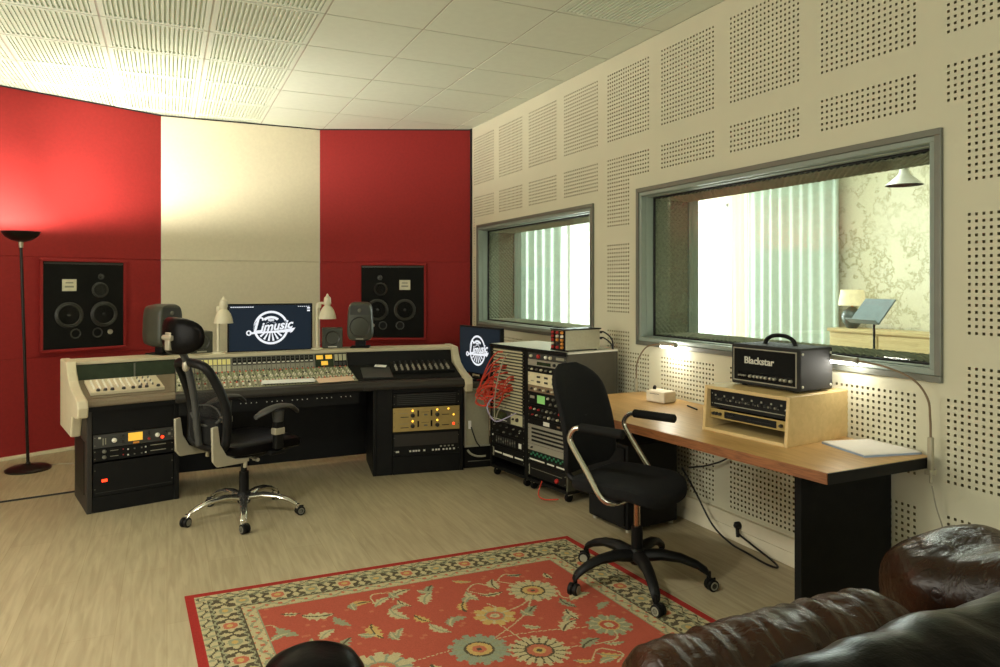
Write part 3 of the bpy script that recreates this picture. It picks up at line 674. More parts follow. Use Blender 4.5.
# pedestals: open rack housings
def pedestal(MM, x0, x1, side, panels):
    d = 0.54; t = 0.03
    m = MB(MM); m.box(x0, x0+t, 0.03, d, 0.0, 0.63); m.build('pedestal_side', 'black_brown' if side else 'black', con, bevel=0.004)
    m = MB(MM); m.box(x1-t, x1, 0.03, d, 0.0, 0.63); m.build('pedestal_side', 'black', con, bevel=0.004)
    m = MB(MM); m.box(x0+t, x1-t, 0.05, d, 0.0, 0.05); m.box(x0+t, x1-t, d-0.02, d, 0.05, 0.63); m.box(x0+t, x1-t, 0.05, d-0.02, 0.60, 0.63); m.build('pedestal_shell', 'black', con)
    for a, b, z0, z1 in panels:
        m = MB(MM); m.box(a, b, 0.034, 0.052, z0, z1); m.build('front_panel', 'black', con, bevel=0.002, seg=1)
pedestal(ML, -WL, 0.03, True, ((-WL+0.03, 0.0, 0.482, 0.63), (-WL+0.03, 0.0, 0.0, 0.098)))
pedestal(MR, 0.08, WR, False, ((0.11, 0.224, 0.0, 0.63), (0.226, WR-0.03, 0.0, 0.133), (0.226, WR-0.03, 0.602, 0.63)))
m = MB(ML); m.box(-WL-0.004, -WL, 0.12, 0.46, 0.10, 0.43); m.build('side_vent', 'black', con)
# ------------------------------------------------------------------ rack gear
def unit(name, label, cat, base, w, h, depth, face, items, group=None, ears=True, back=0.26):
    """one rack device: base = (world matrix of lower left front corner)"""
    loc = base.to_translation(); rz = math.degrees(base.to_euler().z)
    r = thing(name, label, cat, loc, rz, group)
    g = 0.0012
    m = MB(); m.box(0, w, -0.004, 0, g, h-g, 0)
    if ears:
        for x in (0.009, w-0.009):
            for z in ((h*0.22, h*0.78) if h > 0.06 else (h*0.5,)): m.lathe([(0.003, 0), (0.003, 0.001)], 6, 1, T(x, -0.004, z) @ RX(90))
    mats = [face, 'knob_dark' if face not in ('black', 'black_matte', 'dark_grey') else 'grey_mark']
    later = []
    for it in items:
        k = it[0]
        if k == 'mark':                                   # printed mark / flat insert
            _, x, z, ww, hh, mt = it
            if mt not in mats: mats.append(mt)
            m.box(w*x, w*x+w*ww, -0.0052, -0.004, h*z, h*z+h*hh, mats.index(mt))
        else: later.append(it)
    m.build('faceplate', mats, r)
    m = MB(); m.box(0.022, w-0.022, 0.0, back, 0.003, h-0.003); m.build('chassis', 'black', r)
    for it in later:
        k = it[0]
        if k == 'knob':
            _, x, z, rr, mt = it; m = MB(T(w*x, -0.004, h*z) @ RX(90)); m.lathe([(rr, 0), (rr, 0.006), (rr*0.82, 0.014), (rr*0.7, 0.015)], 14); m.build('knob', mt, r)
        elif k == 'button':
            _, x, z, ww, hh, mt = it; m = MB(); m.box(w*x, w*x+ww, -0.008, -0.004, h*z, h*z+hh); m.build('button', mt, r)
        elif k == 'display':
            _, x, z, ww, hh, mt = it; m = MB(); m.box(w*x, w*x+w*ww, -0.0065, -0.004, h*z, h*z+h*hh); m.build('display', mt, r)
        elif k == 'led':
            _, x, z, rr, mt = it; m = MB(T(w*x, -0.004, h*z) @ RX(90)); m.lathe([(rr, 0), (rr*0.8, 0.003), (rr*0.3, 0.004)], 10); m.build('indicator_light', mt, r)
    return r
U = 0.0445
LP = T(*CO) @ ML; RP = T(*CO) @ MR
def inL(z): return LP @ T(-WL+0.035, 0.034, z)
uw = WL + 0.03 - 0.07
unit('preamp', 'grey rack preamp with amber meter and glowing red button in the left pedestal', 'audio unit', inL(0.395), uw, 0.085, 0.3, 'dark_grey',
     [('mark', 0.06, 0.7, 0.03, 0.12, 'white_mark'), ('mark', 0.11, 0.2, 0.012, 0.5, 'grey_mark'), ('mark', 0.14, 0.25, 0.012, 0.45, 'grey_mark'), ('knob', 0.25, 0.48, 0.015, 'knob_white'),
      ('knob', 0.35, 0.68, 0.009, 'knob_dark'), ('knob', 0.35, 0.3, 0.009, 'knob_dark'), ('display', 0.42, 0.28, 0.18, 0.6, 'vu_yellow'), ('button', 0.48, 0.06, 0.035, 0.012, 'orange_part'),
      ('knob', 0.68, 0.68, 0.007, 'knob_dark'), ('knob', 0.68, 0.3, 0.008, 'red_part'), ('knob', 0.79, 0.5, 0.014, 'knob_white'), ('led', 0.855, 0.3, 0.010, 'led_red'), ('knob', 0.90, 0.7, 0.006, 'knob_dark'), ('mark', 0.93, 0.4, 0.03, 0.2, 'grey_mark')])
it = []
for z in (0.2, 0.65):
    it += [('knob', 0.13, z+0.1, 0.012, 'mid_grey'), ('led', 0.36, z+0.1, 0.004, 'red_part'), ('mark', 0.2, z+0.08, 0.10, 0.04, 'grey_mark'), ('button', 0.41, z, 0.008, 0.008, 'white_mark'), ('button', 0.49, z, 0.008, 0.008, 'mid_grey'), ('button', 0.58, z, 0.008, 0.008, 'mid_grey'), ('button', 0.63, z+0.02, 0.008, 0.008, 'white_mark'), ('mark', 0.7, z+0.1, 0.2, 0.06, 'grey_mark')]
unit('compressor', 'black two row rack unit with small knobs under the amber meter preamp', 'audio unit', inL(0.315), uw, 0.078, 0.3, 'black', it)
unit('power_conditioner', 'plain black rack unit with one red power light near the floor', 'audio unit', inL(0.10), uw, 0.205, 0.3, 'black', [('button', 0.10, 0.42, 0.030, 0.016, 'led_red'), ('mark', 0.03, 0.1, 0.94, 0.01, 'dark_grey')])
pw = WR - 0.03 - 0.228
def inR(z): return RP @ T(0.227, 0.036, z)
unit('vent_panel', 'black slotted vent panel above the gold unit', 'rack panel', inR(0.50), pw, 0.10, 0.1, 'black', [('mark', 0.06, 0.15+0.14*k, 0.88, 0.05, 'dark_grey') for k in range(6)])
it = []
for k, z in enumerate((0.66, 0.22)):
    it += [('knob', 0.29, z, 0.016, 'knob_dark'), ('knob', 0.66, z, 0.016, 'knob_dark'), ('button', 0.36, z-0.05, 0.012, 0.045, 'black'), ('button', 0.56, z-0.05, 0.012, 0.045, 'black'), ('mark', 0.11, z-0.07, 0.12, 0.03, 'knob_dark'), ('mark', 0.73, z-0.03, 0.11, 0.03, 'knob_dark'),
           ('button', 0.46, z-0.02, 0.026, 0.010, 'mid_grey'), ('led', 0.29, z+0.2, 0.008, 'led_amber'), ('led', 0.66, z+0.2, 0.008, 'led_amber'), ('mark', 0.42, z+0.12, 0.12, 0.012, 'knob_dark'), ('mark', 0.08, z+0.1, 0.14, 0.012, 'grey_mark')]
it += [('led', 0.83, 0.88, 0.007, 'led_amber'), ('led', 0.91, 0.62, 0.007, 'led_amber'), ('led', 0.91, 0.24, 0.009, 'led_red')]
unit('stereo_compressor', 'gold rack compressor with black knobs and amber lights in the right pedestal', 'audio unit', inR(0.315), pw, 0.178, 0.3, 'gold_panel', it)
it = [('mark', 0.02, 0.42, 0.96, 0.5, 'black_brown')]
for x in (0.04, 0.06, 0.24, 0.29, 0.33, 0.37, 0.45, 0.58, 0.63, 0.67, 0.74, 0.79, 0.84, 0.9): it.append(('button', x, 0.16, 0.014, 0.012, 'white_mark'))
for x in (0.70, 0.76, 0.82, 0.88): it.append(('mark', x, 0.3, 0.03, 0.06, 'grey_mark'))
unit('patch_box', 'black unit with a row of tiny white buttons below the gold compressor', 'audio unit', inR(0.135), pw, 0.175, 0.3, 'black', it)
# mixers let into the wings
def slab_mixer(name, label, MW, w, d, face, style):
    loc = MW.to_translation(); r = thing(name, label, 'mixer', loc, 0)
    q = T(-loc.x, -loc.y, -loc.z) @ MW
    m = MB(q); m.box(0, w, 0, d, 0, 0.022, 0); m.build('body', face, r, bevel=0.003)
    if style == 'white':
        for i in range(11):
            for j in range(5):
                m = MB(q @ T(0.03 + 0.034*i, 0.065 + 0.035*j, 0.022)); m.lathe([(0.006, 0), (0.006, 0.004), (0.004, 0.014)], 8)
                m.build('knob', 'knob_white' if (i < 8 or j % 2) else 'mid_grey', r)
        for i, x in enumerate((0.045, 0.085, 0.125, 0.19, 0.245, 0.285, 0.325, 0.395)):
            m = MB(q @ T(x, 0.022, 0.022)); m.lathe([(0.012, 0), (0.012, 0.006), (0.009, 0.014)], 10); m.build('knob', 'knob_dark', r)
    else:
        for i in range(10):
            for j in range(5):
                m = MB(q @ T(0.03 + 0.045*i, 0.03 + 0.04*j, 0.022)); m.lathe([(0.009, 0), (0.009, 0.004), (0.006, 0.02)], 8)
                m.build('knob', 'silver' if j < 3 else 'knob_dark', r)
WS = T(0, 0.10, 0.702) @ RX(SL)
slab_mixer('compact_mixer', 'white compact mixer with black front knobs on the left console wing', LP @ T(-WL+0.035, 0, 0) @ WS @ T(0, 0.035, 0.0), 0.43, 0.255, 'console_beige', 'white')
slab_mixer('line_mixer', 'black mixer with silver knobs on the right console wing', RP @ T(0.25, 0, 0) @ WS @ T(0, 0.10, 0.0), 0.48, 0.24, 'black_matte', 'dark')
def sheet(name, label, MW, w, d, mt, cat='paper'):
    loc = MW.to_translation(); m = MB(T(-loc.x, -loc.y, -loc.z) @ MW); m.box(0, w, 0, d, 0, 0.002)
    o = m.build(name, mt); o.location = loc; tag(o, label, cat)
CS = T(0, YF, 0) @ T(0, 0.10, 0.692) @ RX(SL)
sheet('paper_sheet', 'white paper strip lying along the front of the console faders', CS @ T(XL+0.55, 0.0, 0.022) @ RZ(-2), 0.36, 0.075, 'paper')
sheet('paper_sheet', 'pinkish paper sheet on the right front of the console', CS @ T(XL+0.93, -0.05, 0.022) @ RZ(3), 0.26, 0.10, 'paper_pink')
sheet('note_card', 'small white card on the dark right wing of the console', RP @ T(0.12, 0, 0) @ WS @ T(0, 0.24, 0.02) @ RZ(-18), 0.09, 0.05, 'paper')
# ------------------------------------------------------------------ on the meter bridge
ZB = 0.894
def logo(m, q, s, kx=1.0):
    """round badge: ring, arched plate, fan of rays, slanted lettering, ribbon; s = screen pixel size"""
    q = q @ Matrix.Diagonal((s*kx, s, s, 1)) 
    def ringp(r0, r1, a0, a1, mt, z0=0.0, z1=0.12, n=40):
        for i in range(n):
            a, b = rad(a0+(a1-a0)*i/n), rad(a0+(a1-a0)*(i+1)/n)
            m.add([(r0*math.cos(a), r0*math.sin(a), z1), (r1*math.cos(a), r1*math.sin(a), z1), (r1*math.cos(b), r1*math.sin(b), z1), (r0*math.cos(b), r0*math.sin(b), z1)], [(0, 1, 2, 3)], mt, False, q)
    ringp(15.4, 17.8, 0, 360, 0); ringp(0, 15.4, 0, 360, 1, z1=0.06); ringp(9.5, 12.2, 50, 130, 0); ringp(6.0, 6.8, 40, 140, 0)
    for a in range(200, 341, 20): ringp(4.0, 14.2, a-4.5, a+4.5, 0, n=2)
    m.box(-3, 3, 7.2, 8.8, 0.0, 0.14, 0, q)
    m.loft([[(-21, -4.0, 0.12), (22, -3.4, 0.12)], [(-19, 2.0, 0.12), (21.5, 7.2, 0.12)], [(-13, 9.5, 0.12), (-4, 7.0, 0.12)]], 1, False, False, False, q)
    tq = q @ T(0, 0, 0.2) @ RZ(6)
    m.text('L', 21.0, 0, tq @ T(-14.5, 3.0, 0), depth=0.06, shear=0.38, off=0.25)
    m.text('imusic', 13.0, 0, tq @ T(5.0, 1.0, 0), depth=0.06, shear=0.38, off=0.38)
    m.loft([[(-21.5, -6.6, 0.3), (-21.5, -4.4, 0.3)], [(-12, -5.9, 0.3), (-12, -4.3, 0.3)], [(8, -5.6, 0.3), (8, -3.0, 0.3)], [(22, -5.0, 0.3), (25, -0.6, 0.3)], [(19, -6.4, 0.3), (19, -6.3, 0.3)]], 0, False, False, False, q)
    m.tube([(-22.3 + 2.2*math.cos(k*PI/8), -5.2 + 2.2*math.sin(k*PI/8), 0.3) for k in range(16)], 0.7, 5, 0, q, True)
    m.tube(spline([(-13.4, 9.0, 0.3), (-11, 10.6, 0.3), (-8.6, 9.8, 0.3), (-8.4, 7.6, 0.3)], 5), 0.9, 5, 0, q)
def monitor(label, loc, rz, w, h, stand, smat, kx=1.0, bar=True):
    r = thing('computer_monitor', label, 'monitor', loc, rz)
    b = 0.012
    m = MB(); m.box(-w/2-b, w/2+b, 0, 0.035, stand-b, stand+h+b); m.build('housing', 'black', r, bevel=0.004)
    m = MB(); m.box(-w/2, w/2, -0.002, 0.0, stand, stand+h); m.build('screen', smat, r)
    m = MB(); s = w/83.0
    logo(m, T(0.0 if bar else -0.02, -0.003, stand+h*0.50) @ RX(90), s, kx)
    if bar:
        for i in range(11): m.box(-w/2+0.008+0.0155*i, -w/2+0.020+0.0155*i, -0.003, -0.002, stand+h-0.016, stand+h-0.009, 0)
        for i in range(6): m.box(w/2-0.10+0.0155*i, w/2-0.09+0.0155*i, -0.003, -0.002, stand+h-0.014, stand+h-0.009, 0)
        m.box(w/2-0.03, w/2-0.008, -0.003, -0.002, stand+h-0.03, stand+h-0.018, 0); m.box(w/2-0.03, w/2-0.008, -0.003, -0.002, stand+h-0.05, stand+h-0.038, 0)
    m.build('screen_logo', ['screen_white', smat], r)
    m = MB(); m.box(-0.05, 0.05, 0.035, 0.055, max(0.01, stand-0.04), stand+h*0.5); m.box(-0.11, 0.11, -0.02, 0.13, 0, 0.010); m.build('stand', 'black', r, bevel=0.003)
    return r
monitor('wide computer monitor with round badge logo standing in the middle of the console', (0.728, 5.72, ZB-0.006), 0, 0.605, 0.345, 0.013, 'screen_blue')
def nearfield(label, loc, rz):
    r = thing('studio_monitor', label, 'speaker', loc, rz, None)
    w, h, d = 0.20, 0.315, 0.21
    def ring(y, k):
        a = []
        for i in range(32):
            t = 2*PI*i/32; e = 0.42
            cx = math.copysign(abs(math.cos(t))**e, math.cos(t)); cz = math.copysign(abs(math.sin(t))**e, math.sin(t))
            a.append((w/2*k*cx*(1-0.06*cz), y, 0.055 + h/2 + h/2*k*cz))
        return a
    m = MB(); m.loft([ring(-0.005, 0.88), ring(0.0, 0.94), ring(0.03, 1.0), ring(0.12, 1.0), ring(0.19, 0.93), ring(0.21, 0.8)], 0, True); m.build('cabinet', 'monitor_green', r)
    q = T(0, -0.006, 0.055 + 0.115) @ RX(-90); m = MB(q); m.lathe([(0.082, 0.002), (0.080, -0.003), (0.074, 0.0), (0.066, 0.006), (0.03, 0.02), (0.02, 0.013), (0.001, 0.011)], 26); m.build('woofer', 'cone_dark', r)
    m = MB(T(0, -0.006, 0.055 + 0.248)); m.loft([[(-0.075, 0, -0.035), (0.075, 0, -0.035), (0.07, 0, 0.038), (-0.07, 0, 0.038)], [(-0.02, 0.012, -0.016), (0.02, 0.012, -0.016), (0.02, 0.012, 0.016), (-0.02, 0.012, 0.016)]], 0, False); 
    m.lathe([(0.016, 0), (0.012, 0.006), (0.001, 0.009)], 14, 1, RX(90)); m.build('tweeter', ['dark_grey', 'mid_grey'], r)
    m = MB(); m.box(-0.03, 0.03, -0.008, -0.004, 0.07, 0.077); m.build('badge', 'silver', r)
    m = MB(); m.box(-0.075, 0.075, -0.01, 0.19, 0, 0.010); m.box(-0.04, 0.04, 0.05, 0.13, 0.010, 0.062); m.build('stand', 'black', r, bevel=0.003)
    return r
nearfield('grey rounded studio monitor behind the mesh chair headrest', (0.03, 5.72, ZB), 38)
nearfield('grey rounded studio monitor in front of the right wall speaker', (1.405, 5.66, ZB), -19)
def cube_speaker(label, loc, rz):
    r = thing('cube_speaker', label, 'speaker', loc, rz)
    m = MB(); m.box(-0.08, 0.08, 0, 0.15, 0.0, 0.16); m.build('cabinet', 'monitor_green', r, bevel=0.006)
    m = MB(T(0, -0.001, 0.082) @ RX(-90)); m.lathe([(0.058, 0.002), (0.056, -0.004), (0.05, 0.0), (0.02, 0.014), (0.014, 0.006), (0.001, 0.002)], 24); m.build('driver', 'cone_ring', r)
    m = MB(); m.box(-0.035, 0.035, -0.003, 0, 0.006, 0.016); m.build('badge', 'silver', r)
cube_speaker('small dark cube speaker left of the wide computer monitor', (0.235, 5.74, ZB), 14)
cube_speaker('small dark cube speaker right of the wide computer monitor', (1.205, 5.74, ZB), -10)
def desk_lamp(label, loc, sx, sy, ph):
    r = thing('desk_lamp', label, 'lamp', loc)
    m = MB(); m.lathe([(0.045, 0), (0.045, 0.010), (0.02, 0.016)], 20); m.build('base', 'lamp_cream', r)
    m = MB(); m.cyl((0, 0, 0.01), (0, 0, ph), 0.011); m.build('post', 'lamp_cream', r)
    m = MB(); m.tube(spline([(0, 0, ph), (sx*0.4, sy*0.4, ph+0.02), (sx, sy, ph+0.012)], 5), 0.010); m.lathe([(0.018, -0.02), (0.022, 0), (0.018, 0.02)], 12, 0, T(sx*0.15, sy*0.15, ph)); m.build('arm', 'lamp_cream', r)
    m = MB(T(sx, sy, 0)); z = ph
    m.lathe([(0.004, z+0.095), (0.008, z+0.085), (0.012, z+0.075), (0.026, z+0.062), (0.030, z+0.02), (0.022, z+0.0), (0.034, z-0.012), (0.05, z-0.035), (0.064, z-0.075), (0.068, z-0.105), (0.064, z-0.105), (0.058, z-0.07), (0.02, z-0.02)], 24); m.build('lamp_shade', 'lamp_cream', r)
    return r
desk_lamp('cream metal desk lamp beside the left edge of the wide monitor', (0.345, 5.66, ZB), 0.035, -0.02, 0.33)
desk_lamp('cream metal desk lamp beside the right edge of the wide monitor', (1.075, 5.70, ZB), 0.075, -0.03, 0.345)
# ================================================================== SIDE COMPUTER
r = thing('low_box', 'low black box under the grey computer tower', 'box', (2.055, 5.03, 0), -9)
m = MB(); m.box(0.0, 0.30, 0, 0.42, 0, 0.165); m.build('body', 'black', r, bevel=0.006)
m = MB(); m.box(0.03, 0.31, -0.003, 0, 0.05, 0.055); m.build('front_line', 'mid_grey', r)
r = thing('computer_tower', 'grey metal computer tower between the console and the racks', 'computer', (2.055, 5.02, 0.165), -9)
m = MB(); m.box(0, 0.20, 0, 0.40, 0.0, 0.44); m.build('case', 'tower_alu', r, bevel=0.012, seg=3)
m = MB(); m.box(-0.002, 0.012, -0.010, 0.0, 0.0, 0.44); m.box(0.012, 0.20, -0.010, 0.0, 0.0, 0.012); m.box(0.02, 0.19, -0.006, 0, 0.40, 0.41); m.build('edge_trim', 'silver', r)
m = MB(); m.box(0.03, 0.05, -0.012, 0, 0.14, 0.20); m.build('plug', 'paper', r)
m = MB(); m.tube(spline([(2.10, 4.995, 0.32), (2.11, 4.975, 0.27), (2.13, 4.965, 0.21), (2.155, 4.955, 0.175)]), 0.005)
tag(m.build('computer_cable', 'cable_black'), 'short black cord plugged into the grey computer tower', 'cable')
m = MB(); m.tube(spline([(2.065, 4.985, 0.15), (2.09, 4.975, 0.12), (2.14, 4.96, 0.10), (2.20, 4.95, 0.10)]), 0.008)
tag(m.build('floor_cable', 'cable_grey'), 'pale grey cable sagging below the grey computer tower', 'cable')
r = thing('audio_interface', 'small grey audio interface with red lights under the second monitor', 'audio unit', (2.14, 5.06, 0.606), -9)
m = MB(); m.box(0, 0.28, 0, 0.24, 0, 0.045, 0); m.box(0.02, 0.20, 0.02, 0.10, 0.045, 0.055, 1); m.build('body', ['mid_grey', 'black'], r, bevel=0.003)
for x in (0.04, 0.07, 0.10): 
    m = MB(); m.box(x, x+0.022, 0.018, 0.03, 0.056, 0.062); m.build('indicator_light', 'red_part', r)
m = MB(); m.box(0.15, 0.20, -0.004, 0, 0.01, 0.035); m.build('badge', 'white_mark', r)
r = monitor('second computer monitor turned sideways by the patch racks', (2.225, 5.13, 0.662), -80, 0.56, 0.355, 0.045, 'screen_dark', 0.95, False)
# ================================================================== EQUIPMENT RACKS
RA = -80.3
RO = T(2.17, 4.80, 0) @ RZ(RA)
RWD, RD, RH = 0.445, 0.44, 0.97
def rack(label, k, side):
    base = RO @ T(RWD*k, 0, 0); loc = base.to_translation()
    r = thing('equipment_rack', label, 'rack', loc, RA)
    m = MB(); m.box(0, 0.016, 0, RD, 0.06, RH-0.012); m.build('side_panel', 'black', r, bevel=0.002, seg=1)
    m = MB(); m.box(RWD-0.018, RWD-0.002, 0, RD, 0.06, RH-0.012); m.build('side_panel', 'rack_side' if side else 'black', r, bevel=0.002, seg=1)
    m = MB(); m.box(0, RWD-0.002, -0.005, RD, RH-0.012, RH, 0); m.box(0, RWD-0.002, -0.008, 0.003, RH-0.022, RH, 1); m.build('top_panel', ['rack_top', 'black'], r)
    m = MB(); m.box(0, RWD-0.002, 0, RD, 0.06, 0.08); m.box(0.016, RWD-0.018, RD-0.012, RD, 0.08, RH-0.012); m.build('shell', 'black', r)
    for x in (0.04, RWD-0.04):
        for y in (0.04, RD-0.04):
            m = MB(); m.lathe([(0.026, -0.012), (0.03, -0.008), (0.03, 0.008), (0.026, 0.012)], 14, 0, T(x, y, 0.03) @ RY(90)); m.box(x-0.018, x+0.018, y-0.018, y+0.018, 0.045, 0.062, 1); m.box(x-0.018, x-0.014, y-0.012, y+0.012, 0.025, 0.05, 1); m.build('caster', ['black', 'silver'], r)
    return r
rack('black patchbay rack on casters with red cables plugged in', 0, False)
rack('black outboard gear rack on casters behind the office chair', 1, True)
ux = 0.019; uww = RWD - 0.041
def inA(k, z): return RO @ T(RWD*k + ux, 0.006, z)
names = ['topmost', 'second', 'third', 'fourth', 'fifth', 'sixth', 'seventh', 'eighth', 'ninth', 'tenth']
z = 0.943
pb0 = None
for i in range(10):
    z -= U
    lb = names[i] + ' patchbay strip from the top of the left rack'
    if pb0 is None:
        it = [('mark', 0.06, 0.08, 0.88, 0.26, 'panel_pale'), ('mark', 0.06, 0.58, 0.88, 0.26, 'panel_pale')]
        for c in range(24):
            for zz in (0.36, 0.86): it.append(('mark', 0.07+0.0355*c, zz, 0.012, 0.10, 'grey_mark'))
        pb0 = unit('patchbay', lb, 'patchbay', inA(0, z), uww, U, 0.2, 'black', it, 'patchbays in the left rack')
    else: dup(pb0, inA(0, z).to_translation(), RA, lb)
def rnd_items(n, mts, r0, r1, z=(0.3, 0.7), x=(0.06, 0.94), seed=1):
    rg = random.Random(seed); out = []
    for k in range(n):
        out.append(('knob', x[0]+(x[1]-x[0])*(k+0.5)/n, z[0] if k % 2 else z[1], rg.uniform(r0, r1), rg.choice(mts)))
    return out
z -= 2*U; unit('tape_machine', 'dark rack unit with framed window and beige end below the patchbays', 'audio unit', inA(0, z), uww, 2*U, 0.2, 'dark_grey',
     [('display', 0.05, 0.25, 0.42, 0.6, 'glass_green'), ('mark', 0.04, 0.16, 0.44, 0.05, 'white_mark'), ('mark', 0.6, 0.05, 0.34, 0.85, 'panel_pale'), ('knob', 0.8, 0.5, 0.014, 'knob_dark'), ('knob', 0.68, 0.5, 0.008, 'knob_dark')])
z -= 2*U; unit('effects_processor', 'black rack unit with scattered small knobs above the slider unit', 'audio unit', inA(0, z), uww, 2*U, 0.2, 'black', rnd_items(9, ['mid_grey', 'dark_grey'], 0.005, 0.008, (0.25, 0.7)) + [('led', 0.85, 0.5, 0.004, 'white_mark')])
z -= 2*U; unit('graphic_equalizer', 'black rack unit with a row of grey sliders in the left rack', 'audio unit', inA(0, z), uww, 2*U, 0.2, 'black',
     [('mark', 0.14+0.07*k, 0.25, 0.04, 0.55, 'dark_grey') for k in range(9)] + [('button', 0.15+0.07*k, 0.35+0.2*abs(math.sin(k)), 0.010, 0.012, 'mid_grey') for k in range(9)] + [('button', 0.84, 0.3, 0.03, 0.035, 'white_mark'), ('button', 0.03, 0.75, 0.01, 0.01, 'white_mark')])
z -= 2*U; unit('cable_panel', 'black panel with white label strips at the bottom of the left rack', 'rack panel', inA(0, z), uww, 2*U, 0.2, 'black', [('mark', 0.1, 0.42, 0.22, 0.12, 'white_mark'), ('mark', 0.36, 0.38, 0.3, 0.16, 'white_mark'), ('mark', 0.72, 0.42, 0.24, 0.12, 'white_mark'), ('mark', 0.05, 0.1, 0.03, 0.7, 'grey_mark')])
z = 0.943
R = [
 (1, 'preamp', 'dark rack unit with one red knob at the top of the right rack', 'dark_grey', [('knob', 0.3, 0.5, 0.015, 'red_part'), ('knob', 0.5, 0.5, 0.012, 'knob_white'), ('knob', 0.62, 0.5, 0.012, 'knob_pale'), ('mark', 0.75, 0.3, 0.2, 0.4, 'grey_mark'), ('knob', 0.1, 0.5, 0.01, 'knob_pale')]),
 (1, 'reverb_unit', 'silver rack unit with small green display in the right rack', 'silver', [('display', 0.25, 0.2, 0.36, 0.5, 'glass_green'), ('mark', 0.27, 0.5, 0.1, 0.15, 'led_green'), ('knob', 0.72, 0.5, 0.010, 'knob_dark'), ('knob', 0.86, 0.5, 0.010, 'knob_dark')]),
 (1, 'equalizer', 'black rack unit with small pale knobs above the cream compressor', 'black', rnd_items(7, ['knob_pale', 'mid_grey'], 0.006, 0.009, (0.5, 0.5), seed=3)),
 (2, 'compressor', 'cream rack compressor with dark slots in the right rack', 'cream_panel', [('button', 0.25+0.2*k, zz, 0.034, 0.013, 'knob_dark') for k in range(4) for zz in (0.25, 0.62)] + [('mark', 0.08, 0.3, 0.08, 0.08, 'grey_mark')]),
 (1, 'limiter', 'tan rack unit with dark knobs below the cream compressor', 'sand_brown', rnd_items(8, ['knob_dark', 'knob_pale'], 0.007, 0.010, (0.5, 0.5), seed=4)),
 (2, 'effects_processor', 'black rack unit with a bright green screen in the right rack', 'black', [('display', 0.26, 0.2, 0.2, 0.6, 'led_green'), ('mark', 0.06, 0.5, 0.12, 0.2, 'grey_mark')] + rnd_items(6, ['mid_grey', 'knob_pale'], 0.006, 0.010, (0.3, 0.7), (0.52, 0.94), 5)),
 (2, 'channel_strip', 'black rack unit crowded with pale and red knobs in the right rack', 'black', rnd_items(16, ['knob_pale', 'mid_grey', 'dark_grey', 'silver', 'knob_pale', 'mid_grey', 'red_part'], 0.005, 0.010, (0.27, 0.72), seed=6)),
 (1, 'power_amplifier', 'black rack unit with a white label above the ribbed silver unit', 'black', [('mark', 0.42, 0.2, 0.16, 0.6, 'white_mark'), ('button', 0.78, 0.4, 0.03, 0.01, 'sand_brown'), ('led', 0.92, 0.5, 0.006, 'red_part')]),
 (3, 'vented_amplifier', 'ribbed silver rack unit with dark horizontal slots', 'silver', [('mark', 0.1, 0.14+0.2*k, 0.86, 0.10, 'black') for k in range(4)]),
 (1, 'blank_unit', 'plain silver rack unit below the ribbed silver unit', 'silver', [('knob', 0.12, 0.5, 0.006, 'knob_dark')]),
 (1, 'patchbay', 'black patchbay with green plugs in the right rack', 'black', [('button', 0.08+0.055*k, 0.25+0.3*(k % 2), 0.014, 0.013, 'green_part') for k in range(16)]),
 (1, 'label_panel', 'black panel with a white label line low in the right rack', 'black', [('mark', 0.05, 0.55, 0.4, 0.22, 'white_mark'), ('mark', 0.52, 0.55, 0.18, 0.22, 'white_mark'), ('mark', 0.76, 0.55, 0.2, 0.22, 'white_mark')]),
 (2, 'power_supply', 'black power unit with a red button at the bottom of the right rack', 'black', [('mark', 0.03, 0.1, 0.02, 0.8, 'grey_mark'), ('knob', 0.78, 0.3, 0.016, 'red_part'), ('mark', 0.1, 0.62, 0.8, 0.04, 'mid_grey')]),
]
for n, nm, lb, fc, it in R:
    z -= n*U; unit(nm, lb, 'audio unit' if 'panel' not in nm and nm != 'patchbay' else 'rack panel', inA(1, z), uww, n*U, 0.2, fc, it)
# patch cables: each plugged in the left rack and drooping in a loop at its left
RS = RO
def rackpt(x, y, zz): return tuple(RS @ Vector((x, y, zz)))
rg = random.Random(11)
for k in range(12):
    xa = 0.10 + 0.22*rg.random(); za = 0.66 + 0.26*rg.random(); xb = 0.06 + 0.24*rg.random(); zb = 0.60 + 0.16*rg.random()
    low = 0.54 + 0.13*rg.random(); out = 0.05 + 0.07*rg.random(); lx = -0.02 + 0.09*rg.random()
    pts = [rackpt(xa, 0.004, za), rackpt(xa-0.005, -0.05, za-0.005), rackpt((xa+lx)/2, -out, (za+low)/2+0.05), rackpt(lx, -out-0.02, low), rackpt((lx+xb)/2+0.03, -out*0.9, low-0.02), rackpt(xb, -0.05, zb-0.01), rackpt(xb, 0.004, zb)]
    m = MB(); m.tube(spline(pts, 7), 0.0045, 6); m.cyl(rackpt(xa, 0.0, za), rackpt(xa, -0.03, za), 0.006, n=8, m=1); m.cyl(rackpt(xb, 0.0, zb), rackpt(xb, -0.03, zb), 0.006, n=8, m=1)
    tag(m.build('patch_cable', ['cable_red', 'cable_red']), 'red patch cable looping in the bundle on the left rack', 'cable', 'red patch cables')
